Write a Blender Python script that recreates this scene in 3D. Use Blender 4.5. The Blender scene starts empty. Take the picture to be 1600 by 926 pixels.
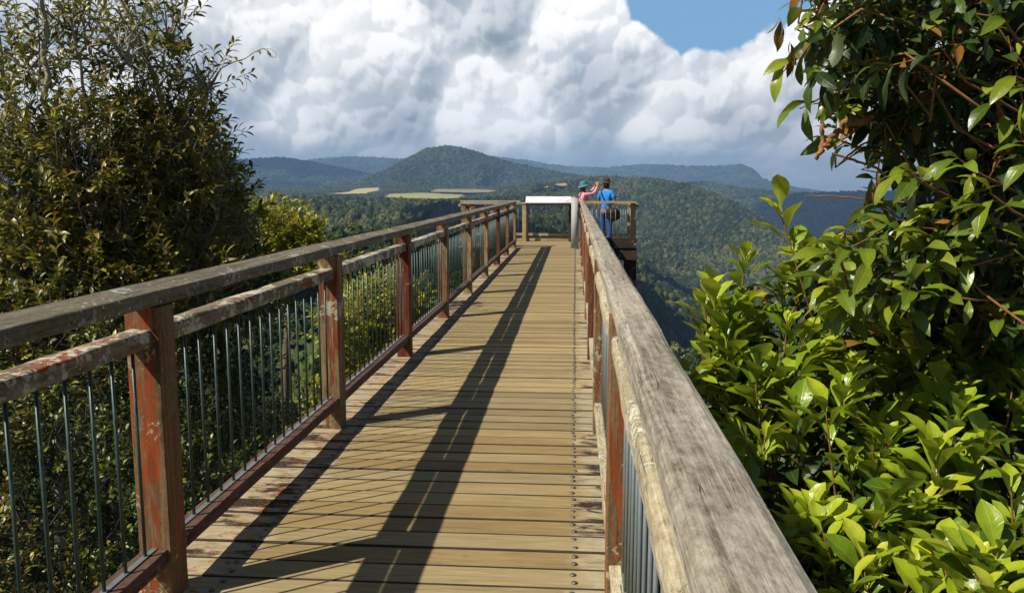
import bpy, bmesh, math, random
import numpy as np
from mathutils import Vector, Matrix, noise as mnoise

random.seed(7)
rng = np.random.default_rng(11)
S = bpy.context.scene
COL = S.collection
R = math.radians

# ------------------------------------------------------------------ camera
W0, H0, F = 1600.0, 926.0, 1290.0
EYE = Vector((0.0, 0.0, 1.55))
PITCH = math.atan((463.0 - 292.0) / F)
YAW = math.atan(99.0 / math.hypot(F, 171.0))
cd = bpy.data.cameras.new('camera')
cam = bpy.data.objects.new('camera', cd)
COL.objects.link(cam)
cam.location = EYE
cam.rotation_euler = (R(90) - PITCH, 0, YAW)
cd.sensor_width = 36.0
cd.lens = 36.0 * F / W0
cd.clip_start = 0.05
cd.clip_end = 60000
S.camera = cam
S.render.resolution_x, S.render.resolution_y = 1024, 592

# ------------------------------------------------------------------ sun
SUN_TRAVEL = Vector((0.755, 0.51, -1.0)).normalized()
SUN_ELEV = math.asin(-SUN_TRAVEL.z)
SUN_AZ = math.atan2(-SUN_TRAVEL.x, -SUN_TRAVEL.y)          # clockwise from +Y
sd = bpy.data.lights.new('sun', 'SUN')
sd.energy = 5.0
sd.angle = R(0.5)
sd.color = (1.0, 0.93, 0.80)
so = bpy.data.objects.new('sun', sd)
so.rotation_euler = SUN_TRAVEL.to_track_quat('-Z', 'Y').to_euler()
so.location = (-20, -14, 30)
COL.objects.link(so)

S.view_settings.view_transform = 'Standard'
S.view_settings.look = 'None'
S.view_settings.gamma = 1.0
S.view_settings.exposure = 0.42
S.render.engine = 'CYCLES'
S.cycles.max_bounces = 8
S.cycles.diffuse_bounces = 3
S.cycles.glossy_bounces = 3
S.cycles.transmission_bounces = 4
S.cycles.transparent_max_bounces = 8
S.cycles.volume_bounces = 0
S.cycles.use_denoising = True


# ------------------------------------------------------------------ node helpers
class NT:
    dim = '3D'

    def __init__(s, tree):
        s.t = tree
        s.n = tree.nodes
        s.l = tree.links

    def put(s, sock, v):
        if v is None:
            return
        if isinstance(v, bpy.types.NodeSocket):
            s.l.new(v, sock)
        else:
            if sock.type == 'RGBA' and not isinstance(v, (int, float)) and len(v) == 3:
                v = (*v, 1)
            sock.default_value = v

    def node(s, kind, **props):
        n = s.n.new(kind)
        for k, v in props.items():
            setattr(n, k, v)
        return n

    def math(s, op, a, b=None, c=None, clamp=False):
        n = s.node('ShaderNodeMath', operation=op, use_clamp=clamp)
        s.put(n.inputs[0], a)
        if b is not None: s.put(n.inputs[1], b)
        if c is not None: s.put(n.inputs[2], c)
        return n.outputs[0]

    def vmath(s, op, a, b=None, scale=None):
        n = s.node('ShaderNodeVectorMath', operation=op)
        s.put(n.inputs[0], a)
        if b is not None: s.put(n.inputs[1], b)
        if scale is not None: s.put(n.inputs['Scale'], scale)
        return n.outputs['Value'] if op in ('DOT_PRODUCT', 'LENGTH', 'DISTANCE') else n.outputs[0]

    def noise(s, vec, scale=5, detail=4, rough=0.55, dist=0.0, lac=2.0):
        n = s.node('ShaderNodeTexNoise', noise_dimensions=s.dim)
        s.put(n.inputs['Vector'], vec)
        s.put(n.inputs['Scale'], scale)
        s.put(n.inputs['Detail'], detail)
        s.put(n.inputs['Roughness'], rough)
        s.put(n.inputs['Lacunarity'], lac)
        s.put(n.inputs['Distortion'], dist)
        return n.outputs[0]

    def voro(s, vec, scale=5, detail=0, rough=0.5, feature='F1', smooth=None, out='Distance'):
        n = s.node('ShaderNodeTexVoronoi', feature=feature, voronoi_dimensions=s.dim)
        s.put(n.inputs['Vector'], vec)
        s.put(n.inputs['Scale'], scale)
        if 'Detail' in n.inputs: s.put(n.inputs['Detail'], detail)
        if 'Roughness' in n.inputs: s.put(n.inputs['Roughness'], rough)
        if smooth is not None: s.put(n.inputs['Smoothness'], smooth)
        return n.outputs[out]

    def ramp(s, f, stops, interp='LINEAR'):
        n = s.node('ShaderNodeValToRGB')
        n.color_ramp.interpolation = interp
        el = n.color_ramp.elements
        while len(el) < len(stops): el.new(0.5)
        for e, (p, c) in zip(el, stops):
            e.position = p
            e.color = (*c, 1) if not isinstance(c, (int, float)) else (c, c, c, 1)
        s.put(n.inputs[0], f)
        return n.outputs[0]

    def sstep(s, v, a, b, lo=0.0, hi=1.0):
        n = s.node('ShaderNodeMapRange', interpolation_type='SMOOTHSTEP')
        s.put(n.inputs[0], v)
        s.put(n.inputs[1], a); s.put(n.inputs[2], b)
        s.put(n.inputs[3], lo); s.put(n.inputs[4], hi)
        return n.outputs[0]

    def mix(s, f, a, b, blend='MIX'):
        n = s.node('ShaderNodeMix', data_type='RGBA', blend_type=blend)
        s.put(n.inputs[0], f)
        s.put(n.inputs[6], a); s.put(n.inputs[7], b)
        return n.outputs[2]

    def mapping(s, vec, loc=(0, 0, 0), rot=(0, 0, 0), scale=(1, 1, 1)):
        n = s.node('ShaderNodeMapping')
        s.put(n.inputs[0], vec)
        n.inputs[1].default_value = loc
        n.inputs[2].default_value = rot
        n.inputs[3].default_value = scale
        return n.outputs[0]

    def sep(s, vec):
        n = s.node('ShaderNodeSeparateXYZ')
        s.put(n.inputs[0], vec)
        return n.outputs

    def comb(s, x, y, z):
        n = s.node('ShaderNodeCombineXYZ')
        s.put(n.inputs[0], x); s.put(n.inputs[1], y); s.put(n.inputs[2], z)
        return n.outputs[0]

    def bump(s, h, strength=0.3, dist=0.01):
        n = s.node('ShaderNodeBump')
        n.inputs['Strength'].default_value = strength
        n.inputs['Distance'].default_value = dist
        s.put(n.inputs['Height'], h)
        return n.outputs[0]


def new_mat(name):
    m = bpy.data.materials.new(name)
    m.use_nodes = True
    t = NT(m.node_tree)
    b = m.node_tree.nodes['Principled BSDF']
    return m, t, b


# ------------------------------------------------------------------ sky
BG = 0.05


def build_world():
    w = bpy.data.worlds.new('World')
    S.world = w
    w.use_nodes = True
    t = NT(w.node_tree)
    t.dim = '2D'
    bg = w.node_tree.nodes['Background']
    sky = t.node('ShaderNodeTexSky', sky_type='NISHITA')
    sky.sun_disc = False
    sky.sun_elevation = SUN_ELEV
    sky.sun_rotation = SUN_AZ % (2 * math.pi)
    sky.altitude = 700
    sky.air_density = 1.0
    sky.dust_density = 0.6
    sky.ozone_density = 2.0
    g = t.node('ShaderNodeTexCoord').outputs['Generated']
    d = t.sep(g)
    az = t.math('MULTIPLY', t.math('ARCTAN2', d[0], d[1]), 57.2958)      # degrees, right is +
    el = t.math('MULTIPLY', t.math('ARCSINE', d[2]), 57.2958)
    # domain: one unit = 10 degrees; squashed towards the horizon so cloud bases flatten
    elw = t.math('POWER', t.math('MAXIMUM', el, 0.0), 0.80)
    P = t.comb(t.math('MULTIPLY', az, 0.1), t.math('MULTIPLY', elw, 0.17), 0.37)
    warp = t.vmath('SUBTRACT', t.node('ShaderNodeTexNoise').outputs[1], (0.5, 0.5, 0.5))
    wn = warp.node.inputs[0].links[0].from_node
    t.put(wn.inputs['Vector'], P); wn.inputs['Scale'].default_value = 1.6
    wn.inputs['Detail'].default_value = 4
    PW = t.vmath('ADD', P, t.vmath('SCALE', warp, scale=0.14))

    def puffs(vec, sc, sm, det):
        v = t.voro(vec, sc, det, 0.5, feature='SMOOTH_F1', smooth=sm)
        return t.math('SUBTRACT', 1.0, v)

    def dome(vec, sc, sm, det=0.0):
        # rounded heaps: 1 - d^2 around every cell centre
        v = t.voro(vec, sc, det, 0.5, feature='SMOOTH_F1', smooth=sm)
        return t.math('SUBTRACT', 1.0, t.math('MULTIPLY', t.math('MULTIPLY', v, v), 1.6))

    def big_h(vec):
        return t.math('ADD', t.math('MULTIPLY', dome(vec, 1.15, 0.25), 0.9), t.math('MULTIPLY', t.noise(vec, 1.0, 2, 0.5), 0.7))

    def fine_h(vec):
        return t.math('ADD', t.math('ADD', t.math('MULTIPLY', dome(vec, 3.1, 0.18), 0.42), t.math('MULTIPLY', dome(vec, 7.3, 0.2), 0.20)), t.math('MULTIPLY', t.noise(vec, 9.0, 7, 0.62), 0.30))
    hb, hf = big_h(PW), fine_h(t.vmath('ADD', PW, t.vmath('SCALE', warp, scale=0.10)))
    rb = t.math('SUBTRACT', hb, big_h(t.vmath('ADD', PW, (-0.08, 0.15, 0.0))))
    rf = t.math('SUBTRACT', hf, fine_h(t.vmath('ADD', t.vmath('ADD', PW, t.vmath('SCALE', warp, scale=0.10)), (-0.022, 0.040, 0.0))))
    h0 = t.math('ADD', t.math('MULTIPLY', hb, 0.7), t.math('MULTIPLY', hf, 0.5))
    lit = t.math('ADD', t.math('MULTIPLY', t.sstep(rb, -0.20, 0.15), 0.62), t.math('MULTIPLY', t.sstep(rf, -0.10, 0.10), 0.38))
    mass = t.noise(t.vmath('ADD', P, (5.3, 1.7, 0)), 1.25, 4, 0.6)
    grey = t.sstep(t.math('ADD', mass, t.math('MULTIPLY', t.math('SUBTRACT', hf, 0.5), 0.16)), 0.44, 0.66)
    # brightness falls from the sunlit tops to the flat grey bases near the horizon
    base = t.sstep(t.math('ADD', el, t.math('MULTIPLY', t.math('SUBTRACT', h0, 0.8), 3.0)), 0.6, 5.2)
    bri = t.math('ADD', t.math('MULTIPLY', lit, 0.52), 0.41)
    bri = t.math('SUBTRACT', bri, t.math('MULTIPLY', grey, 0.15))
    bri = t.math('ADD', bri, t.math('MULTIPLY', t.sstep(hb, 0.6, 1.3), 0.06))
    strat = t.noise(t.mapping(PW, scale=(0.9, 2.6, 1)), 1.5, 6, 0.55)
    low = t.math('ADD', 0.24, t.math('MULTIPLY', strat, 0.32))
    low = t.math('ADD', low, t.math('MULTIPLY', lit, 0.07))
    bri = t.math('ADD', t.math('MULTIPLY', bri, base), t.math('MULTIPLY', low, t.math('SUBTRACT', 1.0, base)))
    ccol = t.ramp(bri, [(0.0, (0.12, 0.16, 0.21)), (0.30, (0.22, 0.27, 0.325)), (0.50, (0.40, 0.445, 0.49)),
                        (0.68, (0.60, 0.625, 0.65)), (0.84, (0.84, 0.84, 0.84)), (1.0, (0.95, 0.945, 0.93))])
    ccol = t.vmath('SCALE', ccol, scale=1.0 / BG)
    # where there is cloud: a broad bank ahead, with a blue opening up to the right
    ox = t.math('DIVIDE', t.math('SUBTRACT', az, 9.3), 6.6)
    oy = t.math('DIVIDE', t.math('SUBTRACT', el, 15.0), 6.1)
    hole = t.math('SQRT', t.math('ADD', t.math('MULTIPLY', ox, ox), t.math('MULTIPLY', oy, oy)))
    edge = t.math('ADD', hole, t.math('MULTIPLY', t.math('SUBTRACT', h0, 1.06), 0.8))
    cov = t.sstep(edge, 0.93, 1.02)
    high = t.sstep(t.math('ADD', el, t.math('MULTIPLY', t.math('SUBTRACT', mass, 0.5), 40.0)), 15, 24, 1.0, 0.0)
    high = t.math('MULTIPLY', high, t.sstep(t.math('ABSOLUTE', az), 78, 50))
    cov = t.math('MULTIPLY', cov, t.math('MAXIMUM', high, t.math('MULTIPLY', t.sstep(mass, 0.60, 0.68), 0.3)))
    # paler milky blue for the clear part
    front = t.math('MULTIPLY', t.sstep(t.math('ABSOLUTE', az), 70, 35), t.sstep(el, 30, 18))
    skyc = t.mix(t.math('MULTIPLY', front, 0.8), sky.outputs[0], (0.17 / BG, 0.36 / BG, 0.58 / BG))
    out = t.mix(cov, skyc, ccol)
    # below the horizon
    out = t.mix(t.sstep(el, -0.4, -3.0), out, (0.06 / BG, 0.09 / BG, 0.11 / BG))
    t.l.new(out, bg.inputs[0])
    bg.inputs[1].default_value = BG
    try:
        w.cycles.sampling_method = 'MANUAL'
        w.cycles.sample_map_resolution = 1024
    except Exception:
        pass


build_world()


# ------------------------------------------------------------------ object helpers
def tag(o, label=None, cat=None, group=None, kind=None):
    if label: o['label'] = label
    if cat: o['category'] = cat
    if group: o['group'] = group
    if kind: o['kind'] = kind
    return o


def empty(name, loc=(0, 0, 0), rz=0.0):
    o = bpy.data.objects.new(name, None)
    COL.objects.link(o)
    o.location = loc
    o.rotation_euler = (0, 0, rz)
    o.empty_display_size = 0.2
    return o


def link(name, me, mat=None, parent=None, loc=None, rot=None):
    o = bpy.data.objects.new(name, me)
    COL.objects.link(o)
    if mat is not None:
        for m in (mat if isinstance(mat, (list, tuple)) else [mat]):
            me.materials.append(m)
    if parent is not None: o.parent = parent
    if loc is not None: o.location = loc
    if rot is not None: o.rotation_euler = rot
    return o


def mesh_np(name, V, Q, uv=None, smooth=True):
    """V (n,3), Q (m,k) uniform faces"""
    me = bpy.data.meshes.new(name)
    V = np.ascontiguousarray(V, dtype=np.float32)
    Q = np.ascontiguousarray(Q, dtype=np.int32)
    m, k = Q.shape
    me.vertices.add(len(V)); me.vertices.foreach_set('co', V.ravel())
    me.loops.add(m * k); me.loops.foreach_set('vertex_index', Q.ravel())
    me.polygons.add(m)
    me.polygons.foreach_set('loop_start', np.arange(0, m * k, k, dtype=np.int32))
    try:
        me.polygons.foreach_set('loop_total', np.full(m, k, dtype=np.int32))
    except Exception:
        pass
    me.update(calc_edges=True)
    if smooth: me.polygons.foreach_set('use_smooth', np.ones(m, dtype=bool))
    if uv is not None:
        l = me.uv_layers.new(name='UVMap')
        l.data.foreach_set('uv', np.ascontiguousarray(uv[Q.ravel()], dtype=np.float32).ravel())
    me.update()
    return me


def bm_mesh(name, bm, smooth=False):
    me = bpy.data.meshes.new(name)
    bm.normal_update()
    bm.to_mesh(me)
    bm.free()
    if smooth:
        me.polygons.foreach_set('use_smooth', np.ones(len(me.polygons), dtype=bool))
    return me


def beam_mesh(name, L, w, h, ch=0.006, seg=None, rough=0.0015, seed=0, tilt=0.0, wear=0.0, round_top=0.0):
    """A timber member along local +X, origin at the centre of its start face.  Chamfered, slightly uneven."""
    seg = seg or max(2, int(L / 0.09))
    a, b = w / 2, h / 2
    rt = max(ch, round_top)
    prof = [(-a + ch, -b), (a - ch, -b), (a, -b + ch), (a, 0), (a, b - rt), (a - rt * 0.35, b - rt * 0.3), (a - rt, b), (0, b),
            (-a + rt, b), (-a + rt * 0.35, b - rt * 0.3), (-a, b - rt), (-a, 0), (-a, -b + ch)]
    n = len(prof)
    V, Q = [], []
    for i in range(seg + 1):
        x = L * i / seg
        for j, (y, z) in enumerate(prof):
            p = Vector((x * 2.2 + seed * 7.1, y * 22, z * 22 + seed))
            dn = mnoise.noise_vector(p) * rough * 2 + mnoise.noise_vector(p * 5) * rough
            k = 1.0
            if wear and z > 0:
                e = mnoise.noise(Vector((x * 5 + seed, y * 4, 3.3)))
                if e > 0.12: k = 1 - wear * (e - 0.12)
            zz = z * k + dn.z + tilt * y
            V.append((x + (dn.x if 0 < i < seg else 0), y * (1 if k == 1 else (0.5 + 0.5 * k)) + dn.y, zz))
    for i in range(seg):
        for j in range(n):
            k = (j + 1) % n
            Q.append((i * n + j, i * n + k, (i + 1) * n + k, (i + 1) * n + j))
    me = bpy.data.meshes.new(name)
    me.from_pydata(V, [], Q + [tuple(range(n - 1, -1, -1)), tuple(seg * n + j for j in range(n))])
    bm = bmesh.new(); bm.from_mesh(me)
    bmesh.ops.recalc_face_normals(bm, faces=bm.faces)
    bm.to_mesh(me); bm.free()
    return me


_sd = [0]
def member(name, parent, mat, a, b, w, h, **kw):
    """a beam from point a to point b (in the parent's space)"""
    a, b = Vector(a), Vector(b)
    d = b - a
    _sd[0] += 1
    kw.setdefault('seed', _sd[0])
    me = beam_mesh(name, d.length, w, h, **kw)
    if abs(d.normalized().z) > 0.9:
        rot = (0, -math.copysign(math.pi / 2, d.z), 0)
    else:
        rot = (0, -math.atan2(d.z, math.hypot(d.x, d.y)), math.atan2(d.y, d.x))
    return link(name, me, mat, parent, a, rot)


def cyl_bm(bm, a, b, r0, r1=None, seg=10, caps=True):
    a, b = Vector(a), Vector(b)
    r1 = r0 if r1 is None else r1
    d = (b - a)
    q = d.to_track_quat('Z', 'Y').to_matrix()
    ra, rb = [], []
    for i in range(seg):
        t = 2 * math.pi * i / seg
        u = q @ Vector((math.cos(t), math.sin(t), 0))
        ra.append(bm.verts.new(a + u * r0)); rb.append(bm.verts.new(b + u * r1))
    for i in range(seg):
        k = (i + 1) % seg
        f = bm.faces.new((ra[i], ra[k], rb[k], rb[i])); f.smooth = True
    if caps:
        bm.faces.new(ra[::-1]); bm.faces.new(rb)


def tube(pts, radii, seg=6):
    """numpy tube along points -> V,Q"""
    pts = np.array(pts, float); n = len(pts)
    tang = np.gradient(pts, axis=0)
    tang /= np.linalg.norm(tang, axis=1)[:, None] + 1e-9
    up = np.array([0.13, 0.31, 0.94])
    a = np.cross(tang, up); a /= np.linalg.norm(a, axis=1)[:, None] + 1e-9
    b = np.cross(tang, a)
    th = np.arange(seg) * 2 * math.pi / seg
    ring = a[:, None, :] * np.cos(th)[None, :, None] + b[:, None, :] * np.sin(th)[None, :, None]
    V = pts[:, None, :] + ring * np.array(radii)[:, None, None]
    V = V.reshape(-1, 3)
    Q = []
    for i in range(n - 1):
        for j in range(seg):
            k = (j + 1) % seg
            Q.append((i * seg + j, i * seg + k, (i + 1) * seg + k, (i + 1) * seg + j))
    return V, np.array(Q)


class Geo:
    def __init__(s): s.V = []; s.Q = []; s.U = []; s.n = 0
    def add(s, V, Q, U=None):
        s.V.append(V); s.Q.append(Q + s.n); s.n += len(V)
        s.U.append(U if U is not None else np.zeros((len(V), 2)))
    def mesh(s, name):
        return mesh_np(name, np.concatenate(s.V), np.concatenate(s.Q), np.concatenate(s.U))


def at(px, py, Y):
    """point at forward distance Y along the direction seen at (px, py) of the 1600 px photograph"""
    cp, sp, cy, sy = math.cos(PITCH), math.sin(PITCH), math.cos(YAW), math.sin(YAW)
    fw = Vector((-sy * cp, cy * cp, -sp)); r = Vector((cy, sy, 0)); u = r.cross(fw)
    d = fw + r * ((px - 800) / F) - u * ((py - 463) / F)
    return EYE + d * (Y / d.y)


# ------------------------------------------------------------------ materials
def wood(name, dark, light, grain=1.0, lichen=0.0, lichen_col=(0.42, 0.42, 0.36), paint=0.0, paint_col=(0.26, 0.05, 0.014),
         moss=0.0, crack=0.6, rough=0.85, speck=0.0, seedoff=0.0, bumpk=0.5):
    m, t, b = new_mat(name)
    co = t.node('ShaderNodeTexCoord').outputs['Object']
    oi = t.node('ShaderNodeObjectInfo').outputs['Random']
    co = t.vmath('ADD', co, t.comb(t.math('MULTIPLY', oi, 37.0), t.math('MULTIPLY', oi, 11.0), seedoff))
    gr = t.mapping(co, scale=(2.2 * grain, 46 * grain, 46 * grain))
    g1 = t.noise(gr, 1.0, 6, 0.65, 0.35)
    gr2 = t.mapping(co, scale=(5, 190, 190))
    g2 = t.noise(gr2, 1.0, 3, 0.6)
    big = t.noise(t.mapping(co, scale=(1.3, 5, 5)), 1.0, 4, 0.6)
    f = t.math('ADD', t.math('MULTIPLY', g1, 0.55), t.math('ADD', t.math('MULTIPLY', g2, 0.22), t.math('MULTIPLY', big, 0.35)))
    mot = t.noise(t.mapping(co, scale=(30, 60, 60)), 1.0, 5, 0.75)
    f = t.math('ADD', f, t.math('MULTIPLY', t.math('SUBTRACT', mot, 0.5), 0.6))
    c = t.ramp(f, [(0.36, dark), (0.72, light)])
    # long drying cracks
    cr = t.noise(t.mapping(co, scale=(1.6, 52, 52)), 1.0, 3, 0.5, 0.4)
    crk = t.sstep(t.math('ABSOLUTE', t.math('SUBTRACT', cr, 0.5)), 0.0, 0.011, 1.0, 0.0)
    brk = t.sstep(t.noise(t.mapping(co, scale=(2, 8, 8)), 1.3, 2), 0.5, 0.6)
    crk = t.math('MULTIPLY', crk, brk)
    hh = f
    if paint > 0:
        pn = t.noise(t.mapping(co, scale=(1.5, 17, 17)), 1.1, 7, 0.68, 0.6)
        pf = t.noise(t.mapping(co, scale=(9, 70, 70)), 1.0, 4, 0.6)
        pm = t.sstep(t.math('ADD', pn, t.math('MULTIPLY', t.math('SUBTRACT', pf, 0.5), 0.35)), 0.60 - 0.22 * paint, 0.68 - 0.22 * paint)
        pc = t.mix(t.noise(t.mapping(co, scale=(4, 20, 20)), 1.0, 4, 0.7), tuple(x * 0.35 for x in paint_col), tuple(min(1, x * 1.75) for x in paint_col))
        c = t.mix(pm, c, pc)
    if lichen > 0:
        ln = t.noise(t.vmath('SCALE', co, scale=26), 1.0, 8, 0.72, 0.4)
        lb = t.noise(t.vmath('SCALE', co, scale=5.5), 1.0, 3, 0.5)
        lm = t.sstep(t.math('ADD', ln, t.math('MULTIPLY', t.math('SUBTRACT', lb, 0.5), 0.8)), 0.70 - 0.2 * lichen, 0.76 - 0.2 * lichen)
        c = t.mix(t.math('MULTIPLY', lm, 0.85), c, lichen_col)
        hh = t.math('ADD', hh, t.math('MULTIPLY', lm, 0.3))
    if moss > 0:
        mn = t.noise(t.vmath('SCALE', co, scale=14), 1.0, 6, 0.7)
        c = t.mix(t.math('MULTIPLY', t.sstep(mn, 0.52, 0.62), moss), c, (0.10, 0.095, 0.02))
    if speck > 0:
        sp = t.voro(t.vmath('SCALE', co, scale=38), 1.0)
        sk = t.math('MULTIPLY', t.sstep(sp, 0.16, 0.24, 1.0, 0.0), t.sstep(t.noise(t.vmath('SCALE', co, scale=6), 1.0, 3), 0.5, 0.58))
        c = t.mix(t.math('MULTIPLY', sk, speck), c, (0.55, 0.55, 0.5))
    c = t.mix(t.math('MULTIPLY', crk, crack), c, (0.018, 0.014, 0.010))
    t.put(b.inputs['Base Color'], c)
    b.inputs['Roughness'].default_value = rough
    b.inputs['Specular IOR Level'].default_value = 0.25
    hh = t.math('SUBTRACT', hh, t.math('MULTIPLY', crk, 0.8))
    t.put(b.inputs['Normal'], t.bump(hh, bumpk, 0.006))
    return m


M = {}
M['cap_left'] = wood('weathered_handrail_wood', (0.050, 0.040, 0.026), (0.20, 0.172, 0.120), lichen=0.5, speck=0.8, lichen_col=(0.32, 0.32, 0.27), crack=0.9)
M['cap_right'] = wood('bleached_handrail_wood', (0.10, 0.085, 0.062), (0.46, 0.415, 0.335), grain=1.3, moss=0.25, crack=0.8, bumpk=0.7)
M['mid_left'] = wood('flaking_red_rail_wood', (0.045, 0.030, 0.018), (0.24, 0.20, 0.14), lichen=0.95, lichen_col=(0.50, 0.48, 0.38), paint=0.22, paint_col=(0.20, 0.035, 0.012), speck=0.5)
M['mid_right'] = wood('pale_lichened_rail_wood', (0.20, 0.155, 0.09), (0.55, 0.48, 0.33), lichen=0.55, lichen_col=(0.55, 0.53, 0.42), moss=0.3, bumpk=1.0)
M['bottom'] = wood('dark_red_stained_wood', (0.022, 0.012, 0.009), (0.15, 0.085, 0.062), lichen=0.28, lichen_col=(0.22, 0.19, 0.16), paint=0.18, paint_col=(0.09, 0.016, 0.010))
M['post'] = [wood('flaking_orange_post_wood', (0.06, 0.035, 0.016), (0.24, 0.15, 0.07), lichen=0.22, paint=0.55, paint_col=(0.24, 0.052, 0.012), seedoff=1.0, lichen_col=(0.42, 0.36, 0.22)),
             wood('worn_red_post_wood', (0.08, 0.05, 0.025), (0.27, 0.19, 0.10), lichen=0.42, paint=0.42, paint_col=(0.17, 0.040, 0.013), seedoff=3.0, lichen_col=(0.40, 0.38, 0.27)),
             wood('dark_red_post_wood', (0.05, 0.022, 0.012), (0.17, 0.085, 0.045), lichen=0.12, paint=0.62, paint_col=(0.11, 0.018, 0.009), seedoff=5.0),
             wood('pale_brown_post_wood', (0.10, 0.07, 0.035), (0.36, 0.28, 0.16), lichen=0.3, paint=0.45, paint_col=(0.24, 0.07, 0.02), seedoff=8.0)]
M['tan'] = wood('sunbleached_tan_wood', (0.17, 0.125, 0.06), (0.46, 0.37, 0.20), lichen=0.35, lichen_col=(0.5, 0.48, 0.38), paint=0.12)
M['board_edge'] = wood('dark_gap_edge', (0.012, 0.010, 0.007), (0.055, 0.042, 0.026))  # darkness of the gaps put into the colour of board sides and chamfers
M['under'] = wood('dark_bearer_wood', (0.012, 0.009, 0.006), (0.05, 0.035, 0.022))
M['dark_timber'] = wood('dark_platform_wood', (0.010, 0.008, 0.006), (0.06, 0.042, 0.028), lichen=0.15)  # even dark tone for platform posts, beams, stilts and brackets


def deck_mat():
    m, t, b = new_mat('decking_boards')
    co = t.node('ShaderNodeTexCoord').outputs['Object']
    isl = t.node('ShaderNodeNewGeometry').outputs['Random Per Island']
    xyz = t.sep(co)
    off = t.comb(t.math('MULTIPLY', isl, 91.0), 0.0, t.math('MULTIPLY', isl, 23.0))
    p = t.vmath('ADD', co, off)
    g1 = t.noise(t.mapping(p, scale=(3.4, 42, 34)), 1.0, 8, 0.75, 0.35)
    g2 = t.noise(t.mapping(p, scale=(5, 150, 150)), 1.0, 3, 0.6, 0.2)
    big = t.noise(t.mapping(p, scale=(0.9, 3, 3)), 1.0, 4, 0.6)
    f = t.math('ADD', t.math('MULTIPLY', g1, 0.6), t.math('ADD', t.math('MULTIPLY', g2, 0.25), t.math('MULTIPLY', big, 0.25)))
    c = t.ramp(f, [(0.28, (0.110, 0.078, 0.036)), (0.52, (0.275, 0.212, 0.108)), (0.80, (0.45, 0.375, 0.215))])
    tint = t.ramp(isl, [(0.0, (0.62, 0.61, 0.58)), (0.2, (1.02, 0.98, 0.9)), (0.4, (0.80, 0.82, 0.84)), (0.6, (1.12, 1.06, 0.96)), (0.8, (0.90, 0.86, 0.78)), (1.0, (0.74, 0.66, 0.52))])
    c = t.mix(1.0, c, tint, 'MULTIPLY')
    # worn, stained and lichened board ends along both sides of the walkway
    wob = t.math('MULTIPLY', t.math('SUBTRACT', t.noise(t.mapping(p, scale=(5, 9, 5)), 1.0, 5, 0.65), 0.5), 0.36)
    xl = t.math('ADD', xyz[0], wob)
    end = t.math('MAXIMUM', t.sstep(xl, -1.30, -1.42), t.sstep(xl, -0.01, 0.09))
    end = t.math('MULTIPLY', end, t.sstep(xyz[1], 21.6, 20.8))
    pale = t.noise(t.mapping(p, scale=(9, 40, 20)), 1.0, 6, 0.7)
    c = t.mix(t.math('MULTIPLY', t.math('MULTIPLY', end, 0.8), t.sstep(pale, 0.30, 0.66)), c, (0.40, 0.35, 0.25))
    st = t.noise(t.mapping(p, scale=(3.2, 9, 9)), 1.0, 5, 0.66, 0.5)
    st2 = t.math('MULTIPLY', t.sstep(t.math('ADD', st, t.math('MULTIPLY', isl, 0.18)), 0.63, 0.74), end)
    c = t.mix(st2, c, (0.035, 0.018, 0.010))
    rust = t.sstep(t.noise(t.mapping(p, scale=(16, 26, 16)), 1.0, 6, 0.72), 0.53, 0.61)
    rb = t.math('MULTIPLY', t.sstep(xl, -1.36, -1.42), t.sstep(xl, -1.66, -1.52))
    c = t.mix(t.math('MULTIPLY', rust, rb), c, (0.30, 0.085, 0.02))
    spk = t.sstep(t.voro(t.vmath('SCALE', co, scale=60), 1.0), 0.10, 0.16, 1.0, 0.0)
    c = t.mix(t.math('MULTIPLY', spk, t.math('MULTIPLY', end, 0.7)), c, (0.5, 0.48, 0.42))
    # small knots and dark pin marks
    kn = t.sstep(t.voro(t.mapping(p, scale=(3, 9, 1)), 1.0), 0.035, 0.09, 1.0, 0.0)
    c = t.mix(t.math('MULTIPLY', kn, 0.75), c, (0.06, 0.035, 0.015))
    t.put(b.inputs['Base Color'], c)
    b.inputs['Roughness'].default_value = 0.8
    b.inputs['Specular IOR Level'].default_value = 0.2
    t.put(b.inputs['Normal'], t.bump(f, 0.45, 0.005))
    return m


M['deck'] = deck_mat()


def metal(name, col, rough=0.45, metallic=0.6, dirt=(0.2, 0.18, 0.14), amount=0.35, scale=20):
    m, t, b = new_mat(name)
    co = t.node('ShaderNodeTexCoord').outputs['Object']
    n = t.noise(t.vmath('SCALE', co, scale=scale), 1.0, 6, 0.65)
    c = t.mix(t.math('MULTIPLY', t.sstep(n, 0.48, 0.66), amount), col, dirt)
    t.put(b.inputs['Base Color'], c)
    b.inputs['Roughness'].default_value = rough
    b.inputs['Metallic'].default_value = metallic
    t.put(b.inputs['Normal'], t.bump(n, 0.15, 0.002))
    return m


M['rod_green'] = metal('green_painted_rod', (0.028, 0.058, 0.050), 0.45, 0.2, (0.12, 0.14, 0.12))
M['rod_grey'] = metal('grey_galvanised_rod', (0.20, 0.23, 0.23), 0.45, 0.4, (0.10, 0.11, 0.10))
M['pipe'] = metal('pale_grey_pipe', (0.31, 0.32, 0.32), 0.75, 0.0, (0.30, 0.28, 0.24), 0.5, 9)
M['screw'] = metal('dull_screw_steel', (0.16, 0.145, 0.125), 0.5, 0.7, (0.08, 0.05, 0.03), 0.6, 120)


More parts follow.
